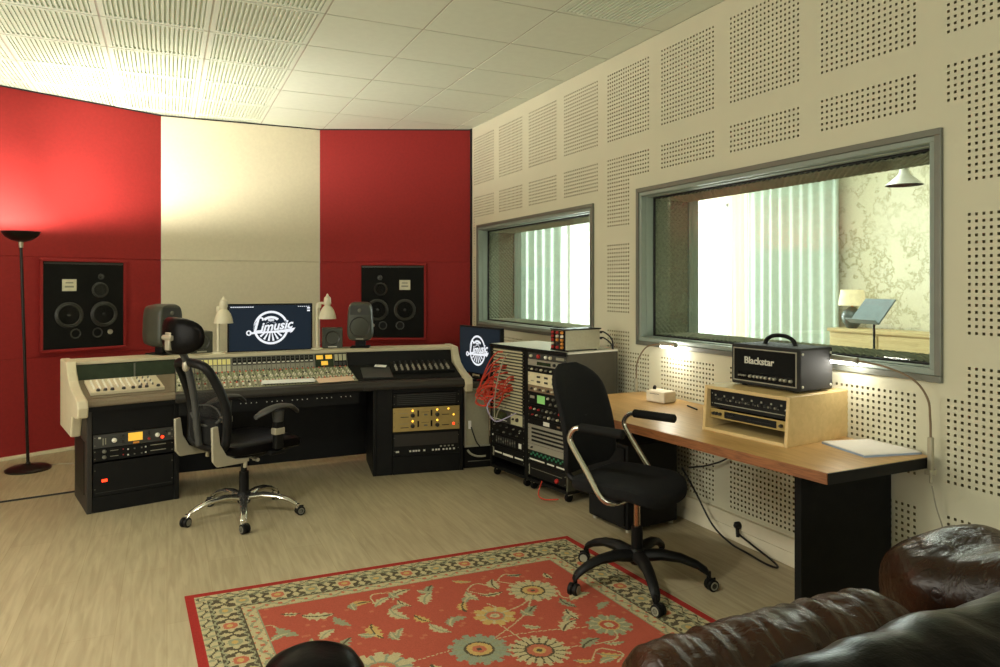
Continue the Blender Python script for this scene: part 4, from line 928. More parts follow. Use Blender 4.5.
for k, (xa, za, xb, zb, mt, lb) in enumerate(((0.16, 0.62, 0.32, 0.50, 'cable_lilac', 'lilac patch cable hanging lowest on the left rack'), (0.27, 0.90, 0.20, 0.53, 'cable_grey', 'pale grey patch cable hanging over the red patch cables'))):
    pts = [rackpt(xa, 0.004, za), rackpt(xa, -0.06, za-0.01), rackpt(xa-0.02, -0.12, (za+0.44)/2), rackpt((xa+xb)/2, -0.12, 0.445), rackpt(xb, -0.06, zb-0.02), rackpt(xb, 0.004, zb)]
    m = MB(); m.tube(spline(pts, 7), 0.0045, 6); tag(m.build('patch_cable', mt), lb, 'cable')
m = MB(); m.tube(spline([rackpt(0.62, 0.0, 0.09), rackpt(0.66, -0.06, 0.02), rackpt(0.74, -0.07, 0.008), rackpt(0.82, -0.02, 0.02)]), 0.004)
tag(m.build('floor_cable', 'cable_red'), 'thin red cable drooping below the right rack', 'cable')
# module box on top of the right rack
r = thing('module_box', 'small grey module box with red and orange knobs on the right rack', 'audio unit', (RO @ T(0.695, 0.015, RH)).to_translation(), RA)
m = MB(); m.box(0, 0.152, 0.004, 0.30, 0.008, 0.142); m.build('case', 'tower_alu', r, bevel=0.004)
m = MB(); m.box(-0.003, 0.155, 0, 0.31, 0.138, 0.146); m.box(-0.003, 0.155, 0, 0.012, 0.004, 0.012); m.build('lid', 'black', r)
for i, mt in enumerate(('black', 'black', 'black')):
    m = MB(); x = 0.006 + 0.048*i; m.box(x, x+0.045, -0.002, 0.004, 0.012, 0.136); f = m.build('module', ['black', 'black_brown'][i % 2], r)
    for j in range(5):
        m = MB(T(x+0.0225, -0.002, 0.027+0.024*j) @ RX(90)); m.lathe([(0.010, 0), (0.009, 0.012), (0.005, 0.014)], 12)
        m.build('knob', [['red_part', 'knob_pale', 'red_part', 'red_part', 'red_part'], ['red_part', 'knob_dark', 'orange_part', 'knob_pale', 'red_part'], ['orange_part', 'orange_part', 'orange_part', 'knob_white', 'orange_part'], ['knob_pale', 'red_part', 'knob_white', 'knob_pale', 'red_part']][i][j], f)
for x in (0.02, 0.132):
    for y in (0.03, 0.28):
        m = MB(); m.cyl((x, y, 0), (x, y, 0.009), 0.009); m.build('foot', 'black', r)
for k, (zz, yy) in enumerate(((0.115, 0.31), (0.075, 0.31))):
    b = RO @ T(0.695, 0.015, RH); m = MB()
    m.tube(spline([tuple(b @ Vector(p)) for p in ((0.12, yy, zz), (0.125, yy+0.05, zz), (0.16, yy+0.09, zz-0.05), (0.18, yy+0.085, zz-0.14-0.02*k), (0.18, yy+0.09, zz-0.4))]), 0.005)
    b0 = b @ Vector((0.12, yy, zz)); b1 = b @ Vector((0.12, yy+0.035, zz)); m.cyl(tuple(b0), tuple(b1), 0.009, n=10)
    tag(m.build('audio_cable', 'cable_black'), ['black cable leaving the top rear of the grey module box', 'black cable leaving the lower rear of the grey module box'][k], 'cable')
# ================================================================== DESK ALONG THE WALL
DZ = 0.71
DX0, DX1, DY0, DY1 = 2.04, 2.815, 1.865, 3.80
desk = thing('desk', 'long wooden desk top on a black panel leg along the perforated wall', 'desk', ((DX0+DX1)/2, (DY0+DY1)/2, 0))
MD = T(-(DX0+DX1)/2, -(DY0+DY1)/2, 0)
FE = [(2.214, 1.865), (2.136, 2.59), (2.085, 3.11), (2.075, 3.38), (2.50, 3.80)]
m = MB(MD); m.prism(FE + [(DX1, 3.80), (DX1, 1.865)], DZ-0.042, DZ); m.build('worktop', 'desk_wood', desk, bevel=0.002, seg=1)
m = MB(MD)
for a, b in zip(FE, FE[1:]): m.loft([[(a[0]-0.004, a[1], DZ-0.043), (a[0]+0.004, a[1], DZ-0.043), (a[0]+0.004, a[1], DZ-0.001), (a[0]-0.004, a[1], DZ-0.001)], [(b[0]-0.004, b[1], DZ-0.043), (b[0]+0.004, b[1], DZ-0.043), (b[0]+0.004, b[1], DZ-0.001), (b[0]-0.004, b[1], DZ-0.001)]], 0, False)
m.build('front_edge', 'desk_edge', desk)
m = MB(MD); m.box(2.214, DX1, 1.859, 1.865, DZ-0.043, DZ-0.001); m.build('end_edge', 'black', desk)
m = MB(MD); m.box(2.275, 2.808, 2.04, 2.075, 0, DZ-0.042); m.build('leg_panel', 'black_matte', desk, bevel=0.002, seg=1)
m = MB(MD); m.box(2.50, 2.80, 3.66, 3.70, 0, DZ-0.042); m.build('leg_panel', 'black_matte', desk)
m = MB(MD); m.box(2.60, 2.62, 2.075, 3.66, DZ-0.13, DZ-0.042); m.build('stretcher', 'black', desk)
# subwoofer under the desk
r = thing('subwoofer', 'black subwoofer box on the floor under the desk', 'speaker', (2.345, 3.31, 0), 5)
m = MB(); m.box(0, 0.38, 0, 0.36, 0.02, 0.50); m.build('cabinet', 'black', r, bevel=0.008)
m = MB(); m.box(-0.012, 0.0, 0.02, 0.34, 0.04, 0.48); m.build('grille', 'black_fabric', r, bevel=0.004)
for x in (0.03, 0.35):
    for y in (0.03, 0.33):
        m = MB(); m.cyl((x, y, 0), (x, y, 0.022), 0.016); m.build('foot', 'silver', r)
# wooden rack case
CB = T(2.30, 2.155, DZ) @ RZ(97)          # local x runs away along the wall, y to the left (room side is +y)
def casebox():
    r = thing('rack_case', 'blond wooden rack case standing on the desk', 'case', (2.335, 2.685, DZ), -83)
    # local x: towards the camera along the front, y: into the case (towards the wall)
    w, d, h, t = 0.468, 0.46, 0.213, 0.016; sl = 0.02
    def pn(poly, x0, x1, nm):
        m = MB(); m.loft([[(x1, y, z) for y, z in poly], [(x0, y, z) for y, z in poly]], 0, False); m.build(nm, 'plywood', r, bevel=0.0015, seg=1)
    pn([(0, 0), (d, 0), (d, h), (sl, h)], 0, t, 'side'); pn([(0, 0), (d, 0), (d, h), (sl, h)], w-t, w, 'side')
    pn([(0.0, 0), (d, 0), (d, t), (0.001, t)], t, w-t, 'bottom'); pn([(sl, h-t), (d, h-t), (d, h), (sl, h)], t, w-t, 'top'); pn([(d-t, t), (d, t), (d, h-t), (d-t, h-t)], t, w-t, 'back')
    return r, w, h
cs, cw, chh = casebox()
CB = T(2.335, 2.685, DZ) @ RZ(-83)
it = [('mark', 0.06+0.04*k, 0.45+0.2*(k % 3 == 0), 0.02, 0.10, 'grey_mark') for k in range(22)] + [('knob', 0.1+0.07*k, 0.55, 0.006, 'dark_grey') for k in range(12)] + [('led', 0.96, 0.5, 0.004, 'white_mark'), ('mark', 0.05, 0.2, 0.9, 0.05, 'grey_mark')]
unit('rack_preamp', 'black rack preamp with tiny knobs at the top of the wooden case', 'amplifier', CB @ T(0.018, 0.045, 0.110), 0.432, 0.084, 0.2, 'black', it)
it = [('mark', 0.2, 0.16, 0.66, 0.68, 'black'), ('mark', 0.22, 0.45, 0.10, 0.22, 'white_mark'), ('mark', 0.5, 0.4, 0.3, 0.12, 'dark_grey'), ('knob', 0.06, 0.5, 0.008, 'knob_dark'), ('knob', 0.10, 0.5, 0.008, 'knob_dark'), ('knob', 0.145, 0.5, 0.008, 'knob_dark'), ('knob', 0.92, 0.5, 0.008, 'knob_dark')]
unit('valve_preamp', 'gold faced rack preamp in the lower half of the wooden case', 'amplifier', CB @ T(0.018, 0.04, 0.059), 0.432, 0.046, 0.2, 'gold_panel', it)
# amp head
r = thing('amp_head', 'black guitar amp head with white lettering on the wooden rack case', 'amplifier', (2.49, 2.655, DZ+0.213), -85)
w, d, h = 0.385, 0.235, 0.200
m = MB(); m.box(0, w, 0.0, d, 0.008, h); m.build('cabinet', 'amp_black', r, bevel=0.010, seg=3)
m = MB(); m.box(0.022, w-0.018, -0.003, 0.002, 0.028, h-0.02); m.build('grille', 'black_fabric', r)
m = MB(); b = 0.004
for (x0, x1, z0, z1) in ((0.018, w-0.014, h-0.022, h-0.017), (0.018, w-0.014, 0.025, 0.030), (0.018, 0.022, 0.03, h-0.02), (w-0.018, w-0.014, 0.03, h-0.02)): m.box(x0, x1, -0.005, 0.001, z0, z1)
m.build('piping', 'piping', r)
m = MB(); m.box(0.045, w-0.03, -0.005, -0.002, 0.034, 0.070); m.build('control_panel', 'black_gloss', r)
for k, x in enumerate((0.062, 0.078, 0.092, 0.122, 0.147, 0.168, 0.189, 0.21, 0.238, 0.259, 0.295, 0.316, 0.345)):
    m = MB(T(x, -0.005, 0.053) @ RX(90)); m.lathe([(0.0075 if k > 2 else 0.004, 0), (0.0065 if k > 2 else 0.003, 0.012), (0.004, 0.014)], 12); m.build('knob', 'silver', r)
m = MB(); m.text('Blackstar', 0.046, 0, T(0.168, -0.005, 0.125) @ RX(90), depth=0.0015, off=0.0007); m.build('lettering', 'white_mark', r)
m = MB(); m.tube(spline([(0.105, d*0.5, h-0.002), (0.118, d*0.5, h+0.024), (0.16, d*0.5, h+0.042), (0.22, d*0.5, h+0.042), (0.262, d*0.5, h+0.024), (0.275, d*0.5, h-0.002)], 6), 0.010, 8); m.build('handle', 'black', r)
for y in (0.02, d-0.02):
    for zz in (0.03, h-0.025):
        m = MB(T(w, y, zz) @ RY(90)); m.lathe([(0.006, -0.001), (0.006, 0.003), (0.003, 0.005)], 10); m.build('corner_screw', 'white_mark', r)
for x in (0.05, w-0.05):
    for y in (0.04, d-0.04):
        m = MB(); m.cyl((x, y, 0), (x, y, 0.010), 0.014); m.build('foot', 'black', r)
# papers, white box, pen
def slab(name, label, cat, pts, z0, z1, mt, mt2=None):
    c = (sum(p[0] for p in pts)/4, sum(p[1] for p in pts)/4)
    m = MB(T(-c[0], -c[1], -z0)); m.prism(pts, z0, z1 - (0.004 if mt2 else 0), 1 if mt2 else 0)
    if mt2: m.prism([(c[0]+(p[0]-c[0])*0.985, c[1]+(p[1]-c[1])*0.985) for p in pts], z1-0.004, z1, 0)
    o = m.build(name, [mt, mt2 or mt]); o.location = (c[0], c[1], z0); return tag(o, label, cat)
slab('notepad', 'white notepad with a blue edge at the near end of the desk', 'notepad', [(2.545, 1.965), (2.808, 1.905), (2.822, 2.16), (2.60, 2.22)], DZ, DZ+0.012, 'paper', 'pale_blue_edge')
r = thing('power_adapter', 'small cream adapter box on the desk below the left clip lamp', 'box', (2.62, 3.335, DZ), 102)
m = MB(); m.box(0, 0.14, -0.11, 0, 0.002, 0.068); m.build('case', 'box_white', r, bevel=0.008, seg=3)
m = MB(); 
for k in range(8): m.box(0.04+0.009*k, 0.045+0.009*k, -0.0005, 0.0008, 0.050, 0.054)
m.build('vent_slots', 'dark_grey', r)
m = MB(); m.tube(spline([(0.12, -0.06, 0.066), (0.125, -0.07, 0.082), (0.145, -0.08, 0.078), (0.16, -0.09, 0.03)]), 0.006); m.build('plug', 'black', r)
r = thing('pen', 'dark pen lying on the desk by the rack case', 'pen', (2.66, 3.10, DZ), 74)
m = MB(); m.cyl((0, 0, 0.0045), (0.12, 0, 0.0045), 0.0045); m.cyl((0.12, 0, 0.0045), (0.135, 0, 0.0045), 0.0045, 0.001); m.build('barrel', 'black', r)
m = MB(); m.box(0.005, 0.045, -0.0015, 0.0015, 0.009, 0.0105); m.build('clip', 'silver', r)
# clip lamps
def clip_lamp(label, pts, head, clamp):
    o = clamp; r = thing('clip_lamp', label, 'lamp', o)
    L = lambda p: (p[0]-o[0], p[1]-o[1], p[2]-o[2])
    m = MB(); m.tube(spline([L(p) for p in pts], 8), 0.0045, 8); m.build('gooseneck', 'sand_brown', r)
    a, b = Vector(L(head[0])), Vector(L(head[1])); m = MB(); m.cyl(tuple(a), tuple(b), 0.014, 0.016); m.build('lamp_head', 'silver', r)
    d = (b-a).normalized(); q = (a+b)/2; m = MB(); n = Vector((0, 0, -1)) 
    m.box(-0.012, 0.012, -0.06, 0.06, -0.022, -0.010, 0, T(*q)); m.build('led_strip', 'led_white', r)
    m = MB(); m.box(-0.010, 0.010, -0.009, 0.009, -0.05, 0.085); m.box(-0.02, 0.02, -0.014, 0.014, -0.065, -0.045); m.cyl((0, 0, -0.10), (0, 0, -0.06), 0.006); m.build('clamp', 'alu', r, bevel=0.003)
    return r
XC = 2.775
clip_lamp('gooseneck clip lamp lit white at the near end of the desk', [(XC, 1.846, 0.79), (2.775, 1.848, 0.87), (2.77, 1.856, 0.95), (2.765, 1.915, 1.020), (2.755, 2.035, 1.060), (2.75, 2.165, 1.072)], ((2.75, 2.16, 1.072), (2.75, 2.31, 1.074)), (XC, 1.846, DZ))
clip_lamp('gooseneck clip lamp lit white on the wall side of the desk behind the adapter', [(2.77, 3.815, 0.79), (2.775, 3.81, 0.90), (2.77, 3.72, 0.998), (2.76, 3.62, 1.029), (2.755, 3.52, 1.043)], ((2.755, 3.54, 1.043), (2.755, 3.40, 1.042)), (2.77, 3.816, DZ))
m = MB(); m.tube(spline([(XC, 1.84, 0.60), (XC+0.01, 1.83, 0.52), (XC+0.02, 1.80, 0.40), (XC+0.03, 1.78, 0.2), (2.79, 1.80, 0.02)]), 0.003)
tag(m.build('hanging_cable', 'cable_grey'), 'thin pale cord hanging from the near clip lamp', 'cable')
m = MB(); m.tube(spline([(2.80, 3.05, 0.66), (2.80, 2.98, 0.56), (2.795, 3.0, 0.46), (2.76, 3.12, 0.39), (2.73, 3.25, 0.35)]), 0.005)
tag(m.build('hanging_cable', 'cable_black'), 'black cord looping down behind the office chair seat', 'cable')
m = MB(); m.tube(spline([(2.72, 3.30, 0.34), (2.76, 3.22, 0.2), (2.77, 3.1, 0.06), (2.76, 2.95, 0.008), (2.74, 2.80, 0.006), (2.72, 2.66, 0.006), (2.735, 2.60, 0.006), (2.775, 2.66, 0.006), (2.79, 2.80, 0.03), (2.795, 2.925, 0.06)]), 0.0055)
m.lathe([(0.02, 0), (0.02, 0.02), (0.010, 0.032)], 12, 0, T(XW-0.026, 2.93, 0.105) @ RY(-90)); m.cyl((2.79, 2.925, 0.045), (2.79, 2.93, 0.105), 0.010, n=10)
tag(m.build('mains_cable', 'cable_black'), 'black power cord with plug in the skirting socket under the desk', 'cable')
# ================================================================== CHAIRS
def star_base(root, R, zc, legm, legw, hubm, ang0, castm, rimm, chrome):
    kw = 1.0 if chrome else 1.25; kh = 1.0 if chrome else 1.45
    for k in range(5):
        a = rad(ang0 + 72*k); ca, sa = math.cos(a), math.sin(a)
        pts = [(0.03*ca, 0.03*sa, zc), (R*0.35*ca, R*0.35*sa, zc+0.012), (R*0.62*ca, R*0.62*sa, zc+0.004), (R*0.84*ca, R*0.84*sa, zc-0.02), (R*0.97*ca, R*0.97*sa, zc-0.045), (R*1.02*ca, R*1.02*sa, zc-0.066)]
        loops = []
        for (x, y, zz), w, hgt in zip(pts, (0.030, 0.026, 0.022, 0.020, 0.018, 0.014), (0.020, 0.018, 0.015, 0.014, 0.013, 0.010)):
            w *= kw; hgt *= kh
            l = []
            for j in range(10):
                t = 2*PI*j/10; l.append((x - sa*w*math.cos(t), y + ca*w*math.cos(t), zz + hgt*math.sin(t)))
            loops.append(l)
        m = MB(); m.loft(loops, 0, True); lg = m.build('leg', legm, root)
        m = MB(T(R*ca, R*sa, 0) @ RZ(ang0 + 72*k + 35))
        for s in (-1, 1): m.lathe([(0.020, -0.010), (0.0275, -0.007), (0.0275, 0.007), (0.020, 0.010), (0.012, 0.011)], 18, 0, T(0.014, s*0.013, 0.0275) @ RX(90)); m.lathe([(0.019, -0.001), (0.019, 0.0115)], 16, 1, T(0.014, s*0.0125, 0.0275) @ RX(90 if s < 0 else -90))
        m.box(-0.012, 0.036, -0.003, 0.003, 0.024, 0.056, 0); m.cyl((0, 0, 0.045), (0, 0, zc-0.045), 0.010 if not chrome else 0.014, n=10, m=2)
        m.build('caster', [castm, rimm, 'chrome' if chrome else 'black'], root)
    m = MB(); m.lathe([(0.03, zc-0.04), (0.042, zc-0.02), (0.042, zc+0.02), (0.03, zc+0.035)], 18); m.build('hub', hubm, root)
# --- mesh chair with headrest; local +x = facing, +y = its left
ec = thing('mesh_office_chair', 'black mesh office chair with headrest and chrome base facing the console', 'chair', (0.425, 4.58, 0), 26)
star_base(ec, 0.325, 0.115, 'chrome', 0.02, 'black', 121-27, 'black', 'mid_grey', True)
m = MB(); m.cyl((0, 0, 0.12), (0, 0, 0.27), 0.030, 0.028); m.cyl((0, 0, 0.26), (0, 0, 0.39), 0.018); m.build('gas_column', 'black', ec)
m = MB(); m.box(-0.14, 0.10, -0.08, 0.08, 0.36, 0.405); m.box(-0.2, -0.12, -0.03, 0.03, 0.365, 0.40); m.build('mechanism', 'black', ec, bevel=0.01)
m = MB(); m.cyl((-0.04, -0.08, 0.385), (-0.04, -0.19, 0.38), 0.006); m.cyl((-0.04, -0.17, 0.38), (-0.04, -0.215, 0.38), 0.011); m.build('lever', 'silver', ec)
def seatfn(q):
    x = q.x; q.z += -0.35*max(0, x-0.16)**2*4 + 0.25*max(0, -x-0.1)**2; return q
m = MB(); m.blob((0.03, 0, 0.450), (0.255, 0.25, 0.042), 0.45, 0.42, 36, 12, 0, None, seatfn); m.build('seat', 'leather_black', ec)
m = MB(); m.box(-0.18, 0.22, -0.2, 0.2, 0.402, 0.424); m.build('seat_pan', 'black', ec, bevel=0.01)
def backx(z): t = (z-0.48)/0.47; return -0.235 - 0.10*t - 0.05*math.sin(PI*min(1, max(0, t)))*-1.0
def backw(z): t = (z-0.48)/0.47; return 0.182 + 0.03*math.sin(PI*min(1, max(0, t*0.9+0.05))) - 0.03*t
pts = []
zs = [0.49, 0.56, 0.66, 0.76, 0.86, 0.92]
side = [(backx(q), backw(q), q) for q in zs]
top = [(backx(0.95)-0.005, 0.125, 0.953), (backx(0.96)-0.01, 0.0, 0.962), (backx(0.95)-0.005, -0.125, 0.953)]
loop = side + top + [(x, -y, q) for x, y, q in side[::-1]] + [(backx(0.47), -0.12, 0.465), (backx(0.47), 0, 0.46), (backx(0.47), 0.12, 0.465)]
cl = spline(loop + [loop[0]], 6)[:-1]
m = MB(); m.tube(cl, 0.026, 12, 0, None, True); m.build('back_frame', 'black', ec)
rows = []
for i in range(15):
    q = 0.475 + 0.475*i/14; w = backw(min(0.92, max(0.49, q)))*(1.0 if q < 0.9 else max(0.5, 1-(q-0.9)*3)); rows.append([(backx(q)+0.018*math.cos(PI*(j/10-0.5)), w*(j/5-1), q) for j in range(11)])
m = MB(); m.loft(rows, 0, True, False, False); m.build('back_mesh', 'chair_netting', ec)
m = MB(); m.tube(spline([(backx(0.62)-0.02, -0.165, 0.64), (backx(0.62)-0.03, -0.1, 0.60), (backx(0.62)-0.04, 0, 0.592), (backx(0.62)-0.03, 0.1, 0.60), (backx(0.62)-0.02, 0.165, 0.64)], 6), 0.010, 8); 
m.tube(spline([(backx(0.62)-0.02, -0.165, 0.66), (backx(0.62)-0.01, -0.1, 0.69), (backx(0.62)-0.0, 0, 0.70), (backx(0.62)-0.01, 0.1, 0.69), (backx(0.62)-0.02, 0.165, 0.66)], 6), 0.005, 8); m.build('lumbar_support', 'dark_grey', ec)
m = MB(); m.blob((-0.245, 0, 0.555), (0.025, 0.165, 0.075), 0.5, 0.5, 24, 10); m.build('lumbar_pad', 'black_fabric', ec)
m = MB(); m.tube(spline([(-0.285, 0, 0.48), (-0.30, 0, 0.60), (-0.315, 0, 0.75), (-0.352, 0, 0.93), (-0.375, 0, 1.0), (-0.42, 0, 1.06)], 6), [0.020]*31, 10); m.build('back_spine', 'dark_grey', ec)
for s in (-1, 1):
    m = MB()
    def strap(P, w0, w1):
        loops = []
        for (x, y, zz), k in zip(P, [w0 + (w1-w0)*i/(len(P)-1) for i in range(len(P))]):
            loops.append([(x-k, y-0.007, zz), (x+k, y-0.007, zz), (x+k, y+0.007, zz), (x-k, y+0.007, zz)])
        m.loft(loops, 0, False)
    y = s*0.20
    m.prism([(-0.292, 0.635), (-0.328, 0.63), (-0.322, 0.44), (-0.295, 0.405), (-0.14, 0.40), (-0.10, 0.405), (-0.10, 0.425), (-0.18, 0.432), (-0.24, 0.462), (-0.278, 0.53)], -0.010, 0.010, 0, T(0, y + s*0.01, -0.02) @ RX(90))
    m.cyl((-0.12, y + s*0.01, 0.39), (-0.12, y + s*0.01, 0.35), 0.012, n=10)
    m.build('back_bracket', 'alu', ec, bevel=0.005)
m = MB(); m.cyl((-0.36, 0.07, 0.80), (-0.28, 0.20, 0.66), 0.001); 
# headrest
m = MB()
def headfn(q):
    d = q.y/0.16; q.x += 0.035*d*d; return q
m.blob((-0.425, 0.02, 1.118), (0.042, 0.225, 0.105), 0.75, 0.85, 30, 14, 0, None, headfn); m.build('headrest', 'leather_black', ec)
m = MB(); m.cyl((-0.468, -0.05, 1.11), (-0.468, 0.05, 1.11), 0.015); m.cyl((-0.425, -0.045, 1.055), (-0.425, 0.045, 1.055), 0.016); m.box(-0.468, -0.424, -0.025, 0.025, 1.04, 1.07); m.box(-0.475, -0.457, -0.025, 0.025, 1.04, 1.12); m.box(-0.47, -0.445, -0.03, 0.03, 1.09, 1.14); m.build('headrest_joint', 'alu', ec, bevel=0.004)
m = MB(); m.blob((-0.362, 0, 0.945), (0.02, 0.022, 0.035), 0.7, 0.7, 14, 8); m.build('spine_cap', 'alu', ec)
for s in (-1, 1):
    y = s*0.285
    m = MB(); m.box(0.02, 0.075, y-0.02, y+0.02, 0.44, 0.60); m.box(0.0, 0.10, min(y, s*0.16), max(y, s*0.16), 0.405, 0.43); m.build('arm_post', 'black', ec, bevel=0.008)
    m = MB(); m.box(0.014, 0.081, y-0.024, y+0.024, 0.525, 0.565); m.build('arm_sleeve', 'alu', ec, bevel=0.006)
    loops = []
    for i in range(13):
        t = i/12; x = -0.10 + 0.28*t; zz = 0.645 + 0.045*math.sin(PI*min(1, t*0.85)) - 0.02*max(0, t-0.85)/0.15; w = 0.044*min(1, 0.45+3*t)*min(1, 0.45+3*(1-t)); hh = 0.014
        loops.append([(x, y + w*math.cos(2*PI*j/12), zz + hh*math.sin(2*PI*j/12)) for j in range(12)])
    m = MB(); m.loft(loops, 0, True); m.cyl((0.047, y, 0.60), (0.047, y, 0.665), 0.03, 0.036); m.build('arm_pad', 'dark_grey', ec)
# --- black fabric office chair at the desk
bc = thing('office_chair', 'black fabric office chair with chrome loop arms beside the desk', 'chair', (2.005, 2.755, 0), -66)
star_base(bc, 0.325, 0.135, 'black', 0.02, 'black', 32+66, 'black', 'grey_mark', False)
m = MB(); m.cyl((0, 0, 0.10), (0, 0, 0.27), 0.027); m.build('column_sleeve', 'black', bc)
m = MB(); m.cyl((0, 0, 0.26), (0, 0, 0.445), 0.015); m.build('gas_column', 'brown_chrome', bc)
m = MB(); m.box(-0.14, 0.12, -0.14, 0.09, 0.432, 0.456); m.build('mechanism', 'black', bc, bevel=0.006)
BX = T(-0.01, -0.085, 0)
def sf(q):
    q.z += -2.2*max(0, q.x-0.12)**2 + 0.35*q.y*q.y; return q
m = MB(BX); m.blob((0.02, 0, 0.487), (0.225, 0.225, 0.038), 0.45, 0.5, 40, 14, 0, None, sf); m.build('seat', 'black_fabric', bc)
rows = []
for i in range(21):
    t = i/20; zz = 0.535 + 0.485*t
    w = 0.212*(1-0.06*t)*min(1, 0.82+2.4*t)*(1.0 if t < 0.72 else math.sqrt(max(0.02, 1-((t-0.72)/0.30)**2)))
    xc = -0.262 - 0.05*t + 0.04*math.cos(PI*(t-0.3)); th = 0.034*(1 if t < 0.85 else max(0.3, 1-((t-0.85)/0.16)**2))
    l = []
    for j in range(28):
        a = 2*PI*j/28; cy = math.copysign(abs(math.cos(a))**0.6, math.cos(a)); cx = math.copysign(abs(math.sin(a))**0.8, math.sin(a))
        l.append((xc + th*cx + 0.05*(cy*w/0.22)**2, w*cy, zz))
    rows.append(l)
m = MB(BX); m.loft(rows, 0, True); m.build('backrest', 'black_fabric', bc)
m = MB(BX); m.tube(spline([(-0.10, 0, 0.440), (-0.24, 0, 0.445), (-0.325, 0, 0.48), (-0.31, 0, 0.62), (-0.275, 0, 0.75)], 6), 0.016, 8); m.box(-0.30, -0.22, -0.035, 0.035, 0.55, 0.78); m.build('back_support', 'black', bc)
for s in (-1, 1):
    y = s*0.235
    m = MB(BX); m.tube(spline([(0.07, s*0.10, 0.448), (0.06, s*0.19, 0.45), (0.02, y, 0.475), (-0.06, y, 0.58), (-0.135, y, 0.68), (-0.15, y, 0.72), (-0.125, y, 0.757), (-0.08, y, 0.768), (-0.02, y, 0.768)], 6), 0.0125, 10); m.build('arm_tube', 'chrome', bc)
    m = MB(BX); m.tube([(-0.095, y, 0.768), (-0.09, y, 0.768), (0.125, y, 0.768), (0.13, y, 0.768)], [0.016, 0.021, 0.021, 0.016], 14); m.build('arm_pad', 'black_matte', bc)
